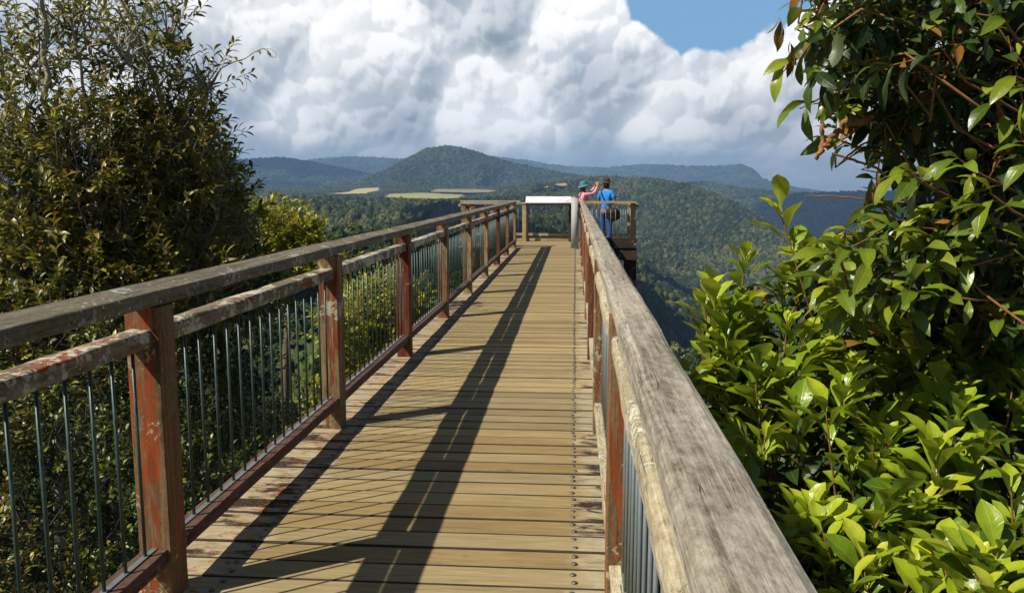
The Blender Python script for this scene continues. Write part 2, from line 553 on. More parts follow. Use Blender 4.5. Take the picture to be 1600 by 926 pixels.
def plain(name, col, rough=0.7, var=0.25, scale=14, metallic=0.0, spec=0.3):
    m, t, b = new_mat(name)
    co = t.node('ShaderNodeTexCoord').outputs['Object']
    n = t.noise(t.vmath('SCALE', co, scale=scale), 1.0, 5, 0.6)
    c = t.mix(t.math('MULTIPLY', t.sstep(n, 0.35, 0.65), var), col, tuple(x * 0.55 for x in col))
    t.put(b.inputs['Base Color'], c)
    b.inputs['Roughness'].default_value = rough
    b.inputs['Metallic'].default_value = metallic
    b.inputs['Specular IOR Level'].default_value = spec
    t.put(b.inputs['Normal'], t.bump(n, 0.2, 0.004))
    return m


def leaf_mat(name, cols, trans=0.35, rough=0.36, vein=0.35, spec=0.5, back=1.25, tcol=(1.5, 1.35, 0.5), brown=0.0):
    m, t, b = new_mat(name)
    geo = t.node('ShaderNodeNewGeometry')
    isl = geo.outputs['Random Per Island']
    uv = t.node('ShaderNodeUVMap').outputs[0]
    u = t.sep(uv)
    k = len(cols)
    c = t.ramp(isl, [(i / max(1, k - 1), col) for i, col in enumerate(cols)])
    co = t.node('ShaderNodeTexCoord').outputs['Object']
    n = t.noise(t.vmath('SCALE', co, scale=35), 1.0, 4, 0.6)
    c = t.mix(t.math('MULTIPLY', t.sstep(n, 0.4, 0.7), 0.35), c, t.mix(0.5, c, (0.02, 0.03, 0.006)))
    mid = t.sstep(t.math('ABSOLUTE', t.math('SUBTRACT', u[0], 0.5)), 0.0, 0.05, 1.0, 0.0)
    sv = t.math('ABSOLUTE', t.math('SUBTRACT', t.math('FRACT', t.math('SUBTRACT', t.math('MULTIPLY', u[1], 8.0), t.math('MULTIPLY', t.math('ABSOLUTE', t.math('SUBTRACT', u[0], 0.5)), 3.0))), 0.5))
    sv = t.math('MULTIPLY', t.sstep(sv, 0.0, 0.10, 1.0, 0.0), 0.4)
    vm = t.math('MULTIPLY', t.math('MAXIMUM', mid, sv), vein)
    c = t.mix(vm, c, t.mix(0.55, c, (0.45, 0.50, 0.16)))
    if brown > 0:
        bn = t.sstep(t.math('FRACT', t.math('MULTIPLY', isl, 57.3)), 1 - brown, 1 - brown + 0.01)
        c = t.mix(bn, c, (0.22, 0.10, 0.02))
    # undersides are paler
    c = t.mix(geo.outputs['Backfacing'], c, t.mix(0.35, c, (0.16, 0.20, 0.09)))
    t.put(b.inputs['Base Color'], c)
    b.inputs['Roughness'].default_value = rough
    b.inputs['Specular IOR Level'].default_value = spec
    h = t.math('ADD', t.math('MULTIPLY', n, 0.6), t.math('MULTIPLY', t.math('MAXIMUM', mid, sv), -0.6))
    t.put(b.inputs['Normal'], t.bump(h, 0.35, 0.003))
    tr = t.node('ShaderNodeBsdfTranslucent')
    t.put(tr.inputs[0], t.mix(1.0, c, tcol, 'MULTIPLY'))
    mx = t.node('ShaderNodeMixShader')
    mx.inputs[0].default_value = trans
    t.l.new(b.outputs[0], mx.inputs[1]); t.l.new(tr.outputs[0], mx.inputs[2])
    out = [x for x in m.node_tree.nodes if x.type == 'OUTPUT_MATERIAL'][0]
    t.l.new(mx.outputs[0], out.inputs[0])
    return m


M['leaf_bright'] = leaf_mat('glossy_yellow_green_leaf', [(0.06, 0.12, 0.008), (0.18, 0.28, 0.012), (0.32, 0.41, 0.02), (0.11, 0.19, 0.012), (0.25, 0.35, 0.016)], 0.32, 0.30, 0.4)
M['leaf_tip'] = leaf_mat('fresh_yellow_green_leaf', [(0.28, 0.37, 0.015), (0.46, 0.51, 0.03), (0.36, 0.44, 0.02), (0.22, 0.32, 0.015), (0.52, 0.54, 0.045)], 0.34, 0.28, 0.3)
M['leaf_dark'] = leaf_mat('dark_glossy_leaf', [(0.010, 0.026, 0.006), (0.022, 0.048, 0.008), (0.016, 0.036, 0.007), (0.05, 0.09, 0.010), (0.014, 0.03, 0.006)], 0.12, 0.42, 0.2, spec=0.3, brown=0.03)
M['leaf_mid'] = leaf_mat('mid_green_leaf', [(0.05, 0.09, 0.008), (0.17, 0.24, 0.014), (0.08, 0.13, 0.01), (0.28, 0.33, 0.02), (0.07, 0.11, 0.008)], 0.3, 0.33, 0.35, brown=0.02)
M['leaf_olive'] = leaf_mat('olive_small_leaf', [(0.02, 0.028, 0.006), (0.16, 0.15, 0.016), (0.26, 0.21, 0.022), (0.10, 0.11, 0.012), (0.03, 0.035, 0.007), (0.42, 0.36, 0.040), (0.10, 0.105, 0.012), (0.30, 0.18, 0.025)], 0.2, 0.36, 0.15, brown=0.05)
M['leaf_green'] = leaf_mat('green_small_leaf', [(0.020, 0.038, 0.007), (0.10, 0.13, 0.012), (0.045, 0.07, 0.008), (0.24, 0.24, 0.02)], 0.16, 0.35, 0.15)
M['leaf_yellow'] = leaf_mat('yellow_green_small_leaf', [(0.18, 0.20, 0.014), (0.34, 0.34, 0.025), (0.22, 0.24, 0.016), (0.46, 0.42, 0.035), (0.12, 0.16, 0.012)], 0.35, 0.4, 0.1)
M['bark'] = plain('grey_brown_bark', (0.16, 0.125, 0.085), 0.9, 0.6, 18)
M['bark_pale'] = plain('pale_mottled_bark', (0.34, 0.30, 0.22), 0.9, 0.6, 22)
M['bark_warm'] = plain('warm_brown_twig_bark', (0.27, 0.125, 0.045), 0.8, 0.6, 40)
M['bark_dark'] = plain('dark_stem_bark', (0.06, 0.045, 0.03), 0.9, 0.6, 30)

# ------------------------------------------------------------------ terrain
def ridge(pts):
    """list of (px, py, Y) -> crest polyline in world space"""
    return np.array([tuple(at(x, y, Y)) for x, y, Y in pts])


RIDGES = [
    # (crest, slope near side, slope far side, gully amount)
    (ridge([(560, 262, 9500), (640, 258, 9500), (700, 250, 9500), (760, 246, 9500), (820, 252, 9500), (860, 259, 9400), (900, 263, 9300), (950, 264, 9300), (1000, 259, 9400),
            (1050, 260, 9500), (1110, 262, 9500), (1158, 259, 9500), (1174, 266, 9500), (1190, 281, 9500), (1206, 291, 9600), (1300, 303, 9800), (1700, 310, 10000)]), 0.22, 40),
    (ridge([(-100, 262, 9000), (380, 262, 9000), (450, 256, 9000), (500, 250, 9000), (550, 247, 9000), (600, 249, 9000), (660, 252, 9000)]), 0.2, 40),
    (ridge([(-200, 262, 5600), (200, 262, 5700), (330, 254, 5800), (385, 251, 5800), (440, 248, 5800), (480, 254, 5700), (520, 262, 5600), (560, 270, 5500), (610, 281, 5300), (650, 290, 5200)]), 0.24, 30),
    (ridge([(500, 297, 4000), (560, 285, 4300), (600, 269, 4400), (640, 249, 4400), (665, 235, 4400), (695, 230, 4400), (725, 234, 4400), (760, 245, 4400), (800, 256, 4400), (840, 265, 4300),
            (880, 273, 4200), (930, 282, 4000), (980, 292, 3800)]), 0.33, 34),
    (ridge([(830, 292, 3000), (870, 287, 2900), (905, 282, 2700), (950, 281, 2500), (1000, 282, 2400), (1050, 289, 2250), (1090, 301, 2100), (1130, 322, 1950), (1170, 348, 1800), (1215, 380, 1650), (1290, 440, 1450), (1400, 530, 1200)]), (0.155, 0.62), 38),
    (ridge([(1000, 300, 5200), (1060, 289, 5000), (1100, 286, 4800), (1140, 293, 4600), (1200, 300, 4400), (1260, 304, 4300), (1400, 300, 4200), (1700, 300, 4200)]), 0.40, 35),
    (ridge([(1180, 400, 3500), (1240, 352, 3300), (1330, 325, 3100), (1500, 312, 2900), (1700, 312, 2900)]), 0.5, 40),
    (ridge([(-300, 294, 3800), (380, 294, 3800), (500, 294, 3800), (700, 294, 3700), (850, 296, 3600)]), 0.030, 4),
    (ridge([(100, 312, 1700), (380, 311, 1700), (450, 313, 1650), (520, 316, 1600), (600, 318, 1600), (700, 319, 1550), (800, 316, 1700), (880, 306, 2200)]), 0.16, 8),
    (ridge([(-200, 330, 800), (200, 328, 850), (400, 326, 900), (470, 331, 850), (540, 338, 800), (600, 347, 760), (680, 355, 720), (760, 358, 760), (840, 352, 850), (900, 345, 1000)]), 0.34, 10),
    (ridge([(-300, 420, 190), (200, 440, 190), (430, 425, 180), (520, 408, 190), (600, 398, 200), (680, 420, 200), (760, 500, 190)]), 0.40, 4),
    (np.array([(-60, -30, -2.2), (-30, -10, -2.6), (0, 0, -3.2), (8, 2, -4.0), (14, -20, -3.0)], float), 0.62, 1.0),
    (np.array([(-9, 4, -2.6), (-14, 20, -6.0), (-30, 50, -24.0)], float), 0.55, 1.0),
]


def vnoise(x, y, seed=0):
    """value noise, vectorised"""
    xi, yi = np.floor(x).astype(np.int64), np.floor(y).astype(np.int64)
    xf, yf = x - xi, y - yi
    def hsh(a, b):
        n = (a * 374761393 + b * 668265263 + seed * 974634777) & 0x7fffffff
        n = ((n ^ (n >> 13)) * 1274126177) & 0x7fffffff
        return ((n ^ (n >> 16)) & 0xffff) / 65535.0
    u, v = xf * xf * (3 - 2 * xf), yf * yf * (3 - 2 * yf)
    a, b, c, d = hsh(xi, yi), hsh(xi + 1, yi), hsh(xi, yi + 1), hsh(xi + 1, yi + 1)
    return (a * (1 - u) + b * u) * (1 - v) + (c * (1 - u) + d * u) * v


def fbm(x, y, o=4, seed=0):
    r, a, s = 0, 1.0, 0
    for i in range(o):
        r = r + a * vnoise(x, y, seed + i); s += a
        x, y, a = x * 2.03 + 11.3, y * 2.03 + 5.7, a * 0.5
    return r / s


def terrain_z(x, y):
    x, y = np.asarray(x, float), np.asarray(y, float)
    dist = np.hypot(x, y)
    base = np.where(x > 0.02 * y, -0.25 * np.minimum(dist, 2300) - 3, -0.10 * np.minimum(dist, 1500) - 3)
    z = base - 10
    for crest, slope, gul in RIDGES:
        best_d = np.full(x.shape, 1e12); best_h = np.zeros(x.shape)
        for i in range(len(crest) - 1):
            a, b = crest[i], crest[i + 1]
            ab = b[:2] - a[:2]; L2 = ab @ ab
            t = np.clip(((x - a[0]) * ab[0] + (y - a[1]) * ab[1]) / L2, 0, 1)
            dx, dy = x - (a[0] + t * ab[0]), y - (a[1] + t * ab[1])
            d = np.hypot(dx, dy)
            h = a[2] + t * (b[2] - a[2])
            k = d < best_d
            cdist = np.hypot(a[0] + t * ab[0], a[1] + t * ab[1])
            near = np.where(k, dist < cdist, near) if i else (dist < cdist)
            best_d = np.where(k, d, best_d); best_h = np.where(k, h, best_h)
        sc = gul * 9.0
        g = np.abs(fbm(x / sc, y / sc, 4, 3) - 0.5) * 2
        amp = gul * 2.2 * np.clip(best_d / (sc * 0.8), 0, 1)
        rr = gul * 1.5
        if isinstance(slope, tuple): slope = np.where(near, slope[0], slope[1])
        flat = np.ndim(slope) == 0 and slope < 0.1
        fall = slope * (np.sqrt(best_d ** 2 + rr ** 2) - rr)
        zz = best_h - fall - amp * g * (0.2 if flat else 1)
        if not isinstance(slope, np.ndarray) and (slope in (0.030, 0.16, 0.34) and crest[0][1] < 3900):
            zz = zz - 0.5 * np.maximum(0, x - 0.0 * y)      # the plateau breaks off into the gorge on the right
        z = np.maximum(z, zz)
    return z


def make_terrain():
    na, nr = 420, 420
    ang = np.radians(np.linspace(-75, 75, na))
    rad = np.concatenate([[0.5], np.geomspace(3, 14000, nr - 1)])
    A, Rr = np.meshgrid(ang, rad)
    X, Y = Rr * np.sin(A), Rr * np.cos(A) - 3.0
    Z = terrain_z(X, Y)
    V = np.stack([X, Y, Z], -1).reshape(-1, 3)
    i = np.arange(nr - 1)[:, None] * na + np.arange(na - 1)[None, :]
    Q = np.stack([i, i + 1, i + na + 1, i + na], -1).reshape(-1, 4)
    me = mesh_np('hills', V, Q[:, ::-1])
    m, t, b = new_mat('forest_floor')
    co = t.node('ShaderNodeTexCoord').outputs['Object']
    n1 = t.noise(t.vmath('SCALE', co, scale=0.05), 1.0, 8, 0.7)
    n2 = t.noise(t.vmath('SCALE', co, scale=0.0016), 1.0, 4, 0.6)
    c = t.ramp(n1, [(0.3, (0.012, 0.022, 0.009)), (0.6, (0.035, 0.055, 0.018)), (0.8, (0.06, 0.085, 0.028))])
    c = t.mix(t.sstep(n2, 0.5, 0.7), c, (0.05, 0.06, 0.02))
    t.put(b.inputs['Base Color'], c)
    b.inputs['Roughness'].default_value = 0.95
    b.inputs['Specular IOR Level'].default_value = 0.05
    v = t.voro(t.vmath('SCALE', co, scale=0.055), 1.0, 2, 0.6)
    t.put(b.inputs['Normal'], t.bump(t.math('SUBTRACT', 1.0, v), 1.0, 14.0))
    o = link('hills', me, m)
    tag(o, 'rolling forested hills and deep valley falling away beyond the lookout', 'hills', kind='structure')
    # the rest of the ground, out to the horizon all round
    bm = bmesh.new()
    ring = []
    for rr, zz in ((13900, -600), (45000, -600)):
        ring.append([bm.verts.new((rr * math.sin(R(k * 7.5)), rr * math.cos(R(k * 7.5)), zz)) for k in range(48)])
    for k in range(48):
        bm.faces.new((ring[0][k], ring[0][(k + 1) % 48], ring[1][(k + 1) % 48], ring[1][k]))
    c0 = bm.verts.new((0, -40, -6))
    back = [bm.verts.new((13900 * math.sin(R(a)), 13900 * math.cos(R(a)), -600)) for a in range(75, 286, 15)]
    for p, q in zip(back, back[1:]):
        bm.faces.new((c0, q, p))
    bm.normal_update()
    o = link('lowland', bm_mesh('lowland', bm), m)
    tag(o, 'low dark wooded ground stretching to the horizon', 'ground', kind='structure')


make_terrain()

# clearings on the plateau: outline in (px, Y)
FIELDS = [
    ('dry straw coloured field on the plateau left of the peaked hill', [(520, 2850), (548, 3050), (560, 3420), (592, 3560), (594, 3200), (570, 2850)], (0.46, 0.37, 0.15)),
    ('bright green pasture strip below the peaked hill', [(604, 2600), (612, 2850), (660, 2950), (720, 2800), (722, 2600), (680, 2500)], (0.33, 0.31, 0.09)),
    ('pale field at the foot of the peaked hill', [(676, 3050), (684, 3350), (760, 3300), (790, 3100), (740, 3000)], (0.26, 0.22, 0.10)),
    ('small tan clearing left of the information board', [(832, 2330), (836, 2375), (853, 2385), (856, 2340)], (0.36, 0.30, 0.15)),
    ('small tan clearing right of the information board', [(866, 2380), (869, 2430), (882, 2435), (886, 2390)], (0.30, 0.23, 0.11)),
]
FIELD_POLYS = []
for label, pts, col in FIELDS:
    P = [at(px, 292, Y) for px, Y in pts]
    FIELD_POLYS.append(np.array([(p.x, p.y) for p in P]))


def inside(poly, x, y):
    r = np.zeros(x.shape, bool)
    n = len(poly)
    j = n - 1
    for i in range(n):
        xi, yi = poly[i]; xj, yj = poly[j]
        c = ((yi > y) != (yj > y)) & (x < (xj - xi) * (y - yi) / (yj - yi + 1e-12) + xi)
        r ^= c
        j = i
    return r


def make_fields():
    for (label, pts, col), poly in zip(FIELDS, FIELD_POLYS):
        lo, hi = poly.min(0), poly.max(0)
        n = 26
        gx, gy = np.meshgrid(np.linspace(lo[0], hi[0], n), np.linspace(lo[1], hi[1], n))
        z = terrain_z(gx, gy) + 9.0
        ins = inside(poly, gx, gy)
        V = np.stack([gx, gy, z], -1).reshape(-1, 3)
        i = (np.arange(n - 1)[:, None] * n + np.arange(n - 1)[None, :])
        keep = (ins[:-1, :-1] | ins[1:, 1:] | ins[1:, :-1] | ins[:-1, 1:])
        Q = np.stack([i, i + 1, i + n + 1, i + n], -1)[keep]
        m, t, b = new_mat('grass_field')
        co = t.node('ShaderNodeTexCoord').outputs['Object']
        nn = t.noise(t.vmath('SCALE', co, scale=0.012), 1.0, 6, 0.65)
        t.put(b.inputs['Base Color'], t.ramp(nn, [(0.3, tuple(c * 0.7 for c in col)), (0.7, tuple(c * 1.15 for c in col))]))
        b.inputs['Roughness'].default_value = 0.95
        o = link('field', mesh_np('field', V, Q), m)
        tag(o, label, 'field', kind='structure')


make_fields()


# ------------------------------------------------------------------ forest canopy (nobody could count it)
def crown_mesh(name, seed, leafy=True):
    rs = np.random.default_rng(seed)
    bm = bmesh.new()
    bmesh.ops.create_icosphere(bm, subdivisions=3, radius=1.0)
    lob = rs.normal(size=(11, 3)); lob /= np.linalg.norm(lob, axis=1)[:, None]
    lob[:, 2] = np.abs(lob[:, 2])
    for v in bm.verts:
        d = np.array(v.co)
        k = 0.62
        for q in lob:
            k = max(k, 0.55 + 0.5 * max(0, (d @ q)) ** 5)
        k += 0.16 * mnoise.noise(Vector(d * 4.5 + seed))
        v.co = Vector((d[0] * k, d[1] * k, d[2] * k * (0.95 if d[2] > 0 else 0.8)))
    me0 = bpy.data.meshes.new('t'); bm.to_mesh(me0); bm.free()
    V = np.zeros(len(me0.vertices) * 3, np.float32); me0.vertices.foreach_get('co', V); V = V.reshape(-1, 3)
    T = np.array([tuple(p.vertices) for p in me0.polygons])
    me = None
    if leafy:
        n = 1300
        idx = rs.integers(0, len(T), n)
        c = V[T[idx]].mean(1)
        c = c + rs.normal(size=c.shape) * 0.035
        nrm = c / (np.linalg.norm(c, axis=1)[:, None])
        a = rs.normal(size=(n, 3)); a -= (a * nrm).sum(1)[:, None] * nrm * 0.6; a /= np.linalg.norm(a, axis=1)[:, None]
        bb = np.cross(nrm, a) + rs.normal(size=(n, 3)) * 0.35
        bb /= np.linalg.norm(bb, axis=1)[:, None]
        s = rs.uniform(0.045, 0.095, n)[:, None]
        q = np.stack([c - a * s, c + bb * s * 0.7, c + a * s, c - bb * s * 0.7], 1).reshape(-1, 3)
        nV = len(V)
        allV = np.concatenate([V * 0.95, q])
        tri = [tuple(x) for x in T]
        quads = [(nV + 4 * i, nV + 4 * i + 1, nV + 4 * i + 2, nV + 4 * i + 3) for i in range(n)]
        me = bpy.data.meshes.new(name)
        me.from_pydata(allV.tolist(), [], tri + quads)
    else:
        me = me0
        me.polygons.foreach_set('use_smooth', np.ones(len(me.polygons), bool))
    me.name = name
    return me


def canopy_mat():
    m, t, b = new_mat('canopy_foliage')
    oi = t.node('ShaderNodeObjectInfo')
    rnd = oi.outputs['Random']
    loc = oi.outputs['Location']
    big = t.noise(t.vmath('SCALE', loc, scale=0.0035), 1.0, 4, 0.6)
    f = t.math('ADD', t.math('MULTIPLY', rnd, 0.72), t.math('MULTIPLY', t.math('SUBTRACT', big, 0.5), 1.5))
    f = t.math('ADD', f, 0.30)
    c = t.ramp(f, [(0.18, (0.010, 0.026, 0.010)), (0.42, (0.026, 0.054, 0.017)), (0.60, (0.058, 0.092, 0.026)),
                   (0.78, (0.12, 0.15, 0.040)), (0.93, (0.21, 0.20, 0.085))])
    co = t.node('ShaderNodeTexCoord').outputs['Object']
    n = t.noise(t.vmath('SCALE', co, scale=3.0), 1.0, 5, 0.7)
    c = t.mix(t.sstep(n, 0.42, 0.62), t.mix(0.7, c, (0.005, 0.011, 0.005)), c)
    # each leaf face its own tone
    isl = t.node('ShaderNodeNewGeometry').outputs['Random Per Island']
    c = t.mix(t.math('MULTIPLY', isl, 0.35), c, t.mix(0.5, c, (0.10, 0.12, 0.03)))
    t.put(b.inputs['Base Color'], c)
    b.inputs['Roughness'].default_value = 0.75
    b.inputs['Specular IOR Level'].default_value = 0.15
    t.put(b.inputs['Normal'], t.bump(n, 0.8, 0.5))
    return m


M['canopy'] = canopy_mat()


def scatter(name, label, P, scl, rot, meshes):
    """an uncountable mass: crowns instanced on points with geometry nodes"""
    me = bpy.data.meshes.new(name)
    me.vertices.add(len(P)); me.vertices.foreach_set('co', np.ascontiguousarray(P, np.float32).ravel())
    for nm, arr in (('scl', scl), ('rot', rot)):
        a = me.attributes.new(nm, 'FLOAT_VECTOR', 'POINT')
        a.data.foreach_set('vector', np.ascontiguousarray(arr, np.float32).ravel())
    o = link(name, me)
    tag(o, label, 'forest', kind='stuff')
    src = bpy.data.collections.new(name + '_crowns')
    for x in meshes:
        ob = bpy.data.objects.new('crown', x)
        if not x.materials: x.materials.append(M['canopy'])
        src.objects.link(ob)
    g = bpy.data.node_groups.new(name + '_scatter', 'GeometryNodeTree')
    g.interface.new_socket('Geometry', in_out='INPUT', socket_type='NodeSocketGeometry')
    g.interface.new_socket('Geometry', in_out='OUTPUT', socket_type='NodeSocketGeometry')
    gi, go = g.nodes.new('NodeGroupInput'), g.nodes.new('NodeGroupOutput')
    iop = g.nodes.new('GeometryNodeInstanceOnPoints')
    ci = g.nodes.new('GeometryNodeCollectionInfo')
    ci.inputs[0].default_value = src
    ci.inputs['Separate Children'].default_value = True
    ci.inputs['Reset Children'].default_value = True
    iop.inputs['Pick Instance'].default_value = True
    ra = g.nodes.new('GeometryNodeInputNamedAttribute'); ra.data_type = 'FLOAT_VECTOR'; ra.inputs[0].default_value = 'scl'
    rb = g.nodes.new('GeometryNodeInputNamedAttribute'); rb.data_type = 'FLOAT_VECTOR'; rb.inputs[0].default_value = 'rot'
    l = g.links
    l.new(gi.outputs[0], iop.inputs['Points'])
    l.new(ci.outputs[0], iop.inputs['Instance'])
    l.new(ra.outputs['Attribute'], iop.inputs['Scale'])
    l.new(rb.outputs['Attribute'], iop.inputs['Rotation'])
    l.new(iop.outputs[0], go.inputs[0])
    md = o.modifiers.new('scatter', 'NODES')
    md.node_group = g
    return o


def make_forest():
    crowns_n = [crown_mesh('leafy_crown', s, True) for s in range(1, 5)]
    crowns_f = [crown_mesh('far_crown', s, False) for s in range(21, 25)]
    rs = np.random.default_rng(5)
    P, Sc = [], []
    r = 70.0
    while r < 10500:
        cr = max(4.2, 0.0019 * r) if r > 260 else 3.2
        step = cr * 1.35
        a0, a1 = R(-42), R(36)
        n = max(1, int(r * (a1 - a0) / (cr * 1.45)))
        a = np.linspace(a0, a1, n) + rs.normal(size=n) * 0.4 * cr / r
        rr = r + rs.normal(size=n) * 0.45 * cr
        x, y = rr * np.sin(a), rr * np.cos(a)
        P.append(np.stack([x, y], 1)); Sc.append(cr * (0.6 + 1.25 * rs.uniform(0, 1, n) ** 1.7))
        r += step
    P = np.concatenate(P); Sc = np.concatenate(Sc)
    keep = np.ones(len(P), bool)
    for poly in FIELD_POLYS:
        c = poly.mean(0)
        # also keep the strip just in front of a clearing free, so it is not hidden
        for k in (0, -35, -70, -105, -140, -175, -210):
            keep &= ~inside(poly + np.array([0, k]), P[:, 0], P[:, 1])
    P, Sc = P[keep], Sc[keep]
    d = np.hypot(P[:, 0], P[:, 1])
    z = terrain_z(P[:, 0], P[:, 1])
    # drop what faces away from every place near the lookout: hidden far slopes
    n = len(P)
    tall = rs.uniform(0.9, 1.9, n) * np.clip(1.15 - d / 9000, 0.5, 1)
    Sc = np.where(d > 2600, np.minimum(Sc, 0.0024 * d), Sc)
    P3 = np.stack([P[:, 0], P[:, 1], z + Sc * 0.35], 1)
    scl = np.stack([Sc, Sc * rs.uniform(0.85, 1.15, n), Sc * tall], 1)
    rot = np.stack([rs.normal(size=n) * 0.12, rs.normal(size=n) * 0.12, rs.uniform(0, 6.28, n)], 1)
    near = d < 1500
    print('forest', near.sum(), (~near).sum())
    scatter('forest', 'dense green rainforest canopy on the nearer valley slopes', P3[near], scl[near], rot[near], crowns_n)
    scatter('distant_forest', 'distant blue green forest covering the far hills', P3[~near], scl[~near], rot[~near], crowns_n)


make_forest()


# ------------------------------------------------------------------ haze
def make_haze():
    lo, hi = Vector((-9500, -60, -640)), Vector((9000, 12000, 0))
    hi.z = 430
    bm = bmesh.new()
    bmesh.ops.create_cube(bm, size=1.0)
    for v in bm.verts:
        v.co = Vector((lo[i] + (v.co[i] + 0.5) * (hi[i] - lo[i]) for i in range(3)))
    me = bm_mesh('haze', bm)
    m = bpy.data.materials.new('haze_air')
    m.use_nodes = True
    nt = m.node_tree
    nt.nodes.clear()
    out = nt.nodes.new('ShaderNodeOutputMaterial')
    v = nt.nodes.new('ShaderNodeVolumePrincipled')
    v.inputs['Color'].default_value = (0.36, 0.60, 0.98, 1)
    v.inputs['Density'].default_value = 0.000105
    v.inputs['Anisotropy'].default_value = 0.0
    nt.links.new(v.outputs[0], out.inputs['Volume'])
    o = link('haze', me, m)
    tag(o, 'thin blue haze between the lookout and the far hills', 'haze', kind='stuff')


make_haze()

def add_shade_clouds():
    m, t, b = new_mat('shade_cloud_white')
    b.inputs['Base Color'].default_value = (0.8, 0.8, 0.8, 1)
    b.inputs['Roughness'].default_value = 1.0
    rs = np.random.default_rng(8)
    # clouds added out of view for their shadows: (shaded ground point, altitude, size)
    for label, gx, gy, gz, alt, sx, sy in (('broad white cumulus cloud added out of view to shade the left far hill', -2200, 5600, 0, 1900, 1500, 700),
                                       ('small white cumulus cloud added out of view to shade the far slope of the gorge', 1500, 5000, -100, 1500, 700, 450),
                                       ('little white cumulus cloud added out of view to shade the foot of the near forested slope', 210, 760, -170, 900, 190, 150),
                                       ('white cumulus cloud added out of view to shade the blue valley behind the right ridge', 1500, 3100, -350, 1500, 850, 1150),
                                       ('flat white cumulus cloud added out of view to shade the wooded knoll on the left', -380, 1250, -50, 1000, 420, 260)):
        k = alt - gz
        c = Vector((gx - 0.755 * k, gy - 0.51 * k, alt))
        bm = bmesh.new()
        for i in range(14):
            a = rs.uniform(0, 6.28); q = math.sqrt(rs.uniform(0, 1))
            r_ = rs.uniform(0.25, 0.5) * min(sx, sy)
            bmesh.ops.create_icosphere(bm, subdivisions=3, radius=1.0, matrix=Matrix.Translation((sx * q * math.cos(a), sy * q * math.sin(a), r_ * 0.2)) @ Matrix.Diagonal((r_ * 1.3, r_ * 1.1, r_ * 0.6, 1)))
        for v in bm.verts:
            v.co += mnoise.noise_vector(v.co / 90.0) * 35
        o = link('cloud', bm_mesh('cloud', bm, True), m, None, c)
        tag(o, label, 'cloud', kind='structure')


add_shade_clouds()

# ------------------------------------------------------------------ walkway
PITCH_B = 0.162
POSTS_Y = [0.62 + 2.27 * i for i in range(-1, 10)]            # near faces;  the second bay starts at 2.84-ish
POSTS_Y = [2.835 + 2.262 * i for i in range(-1, 9)]


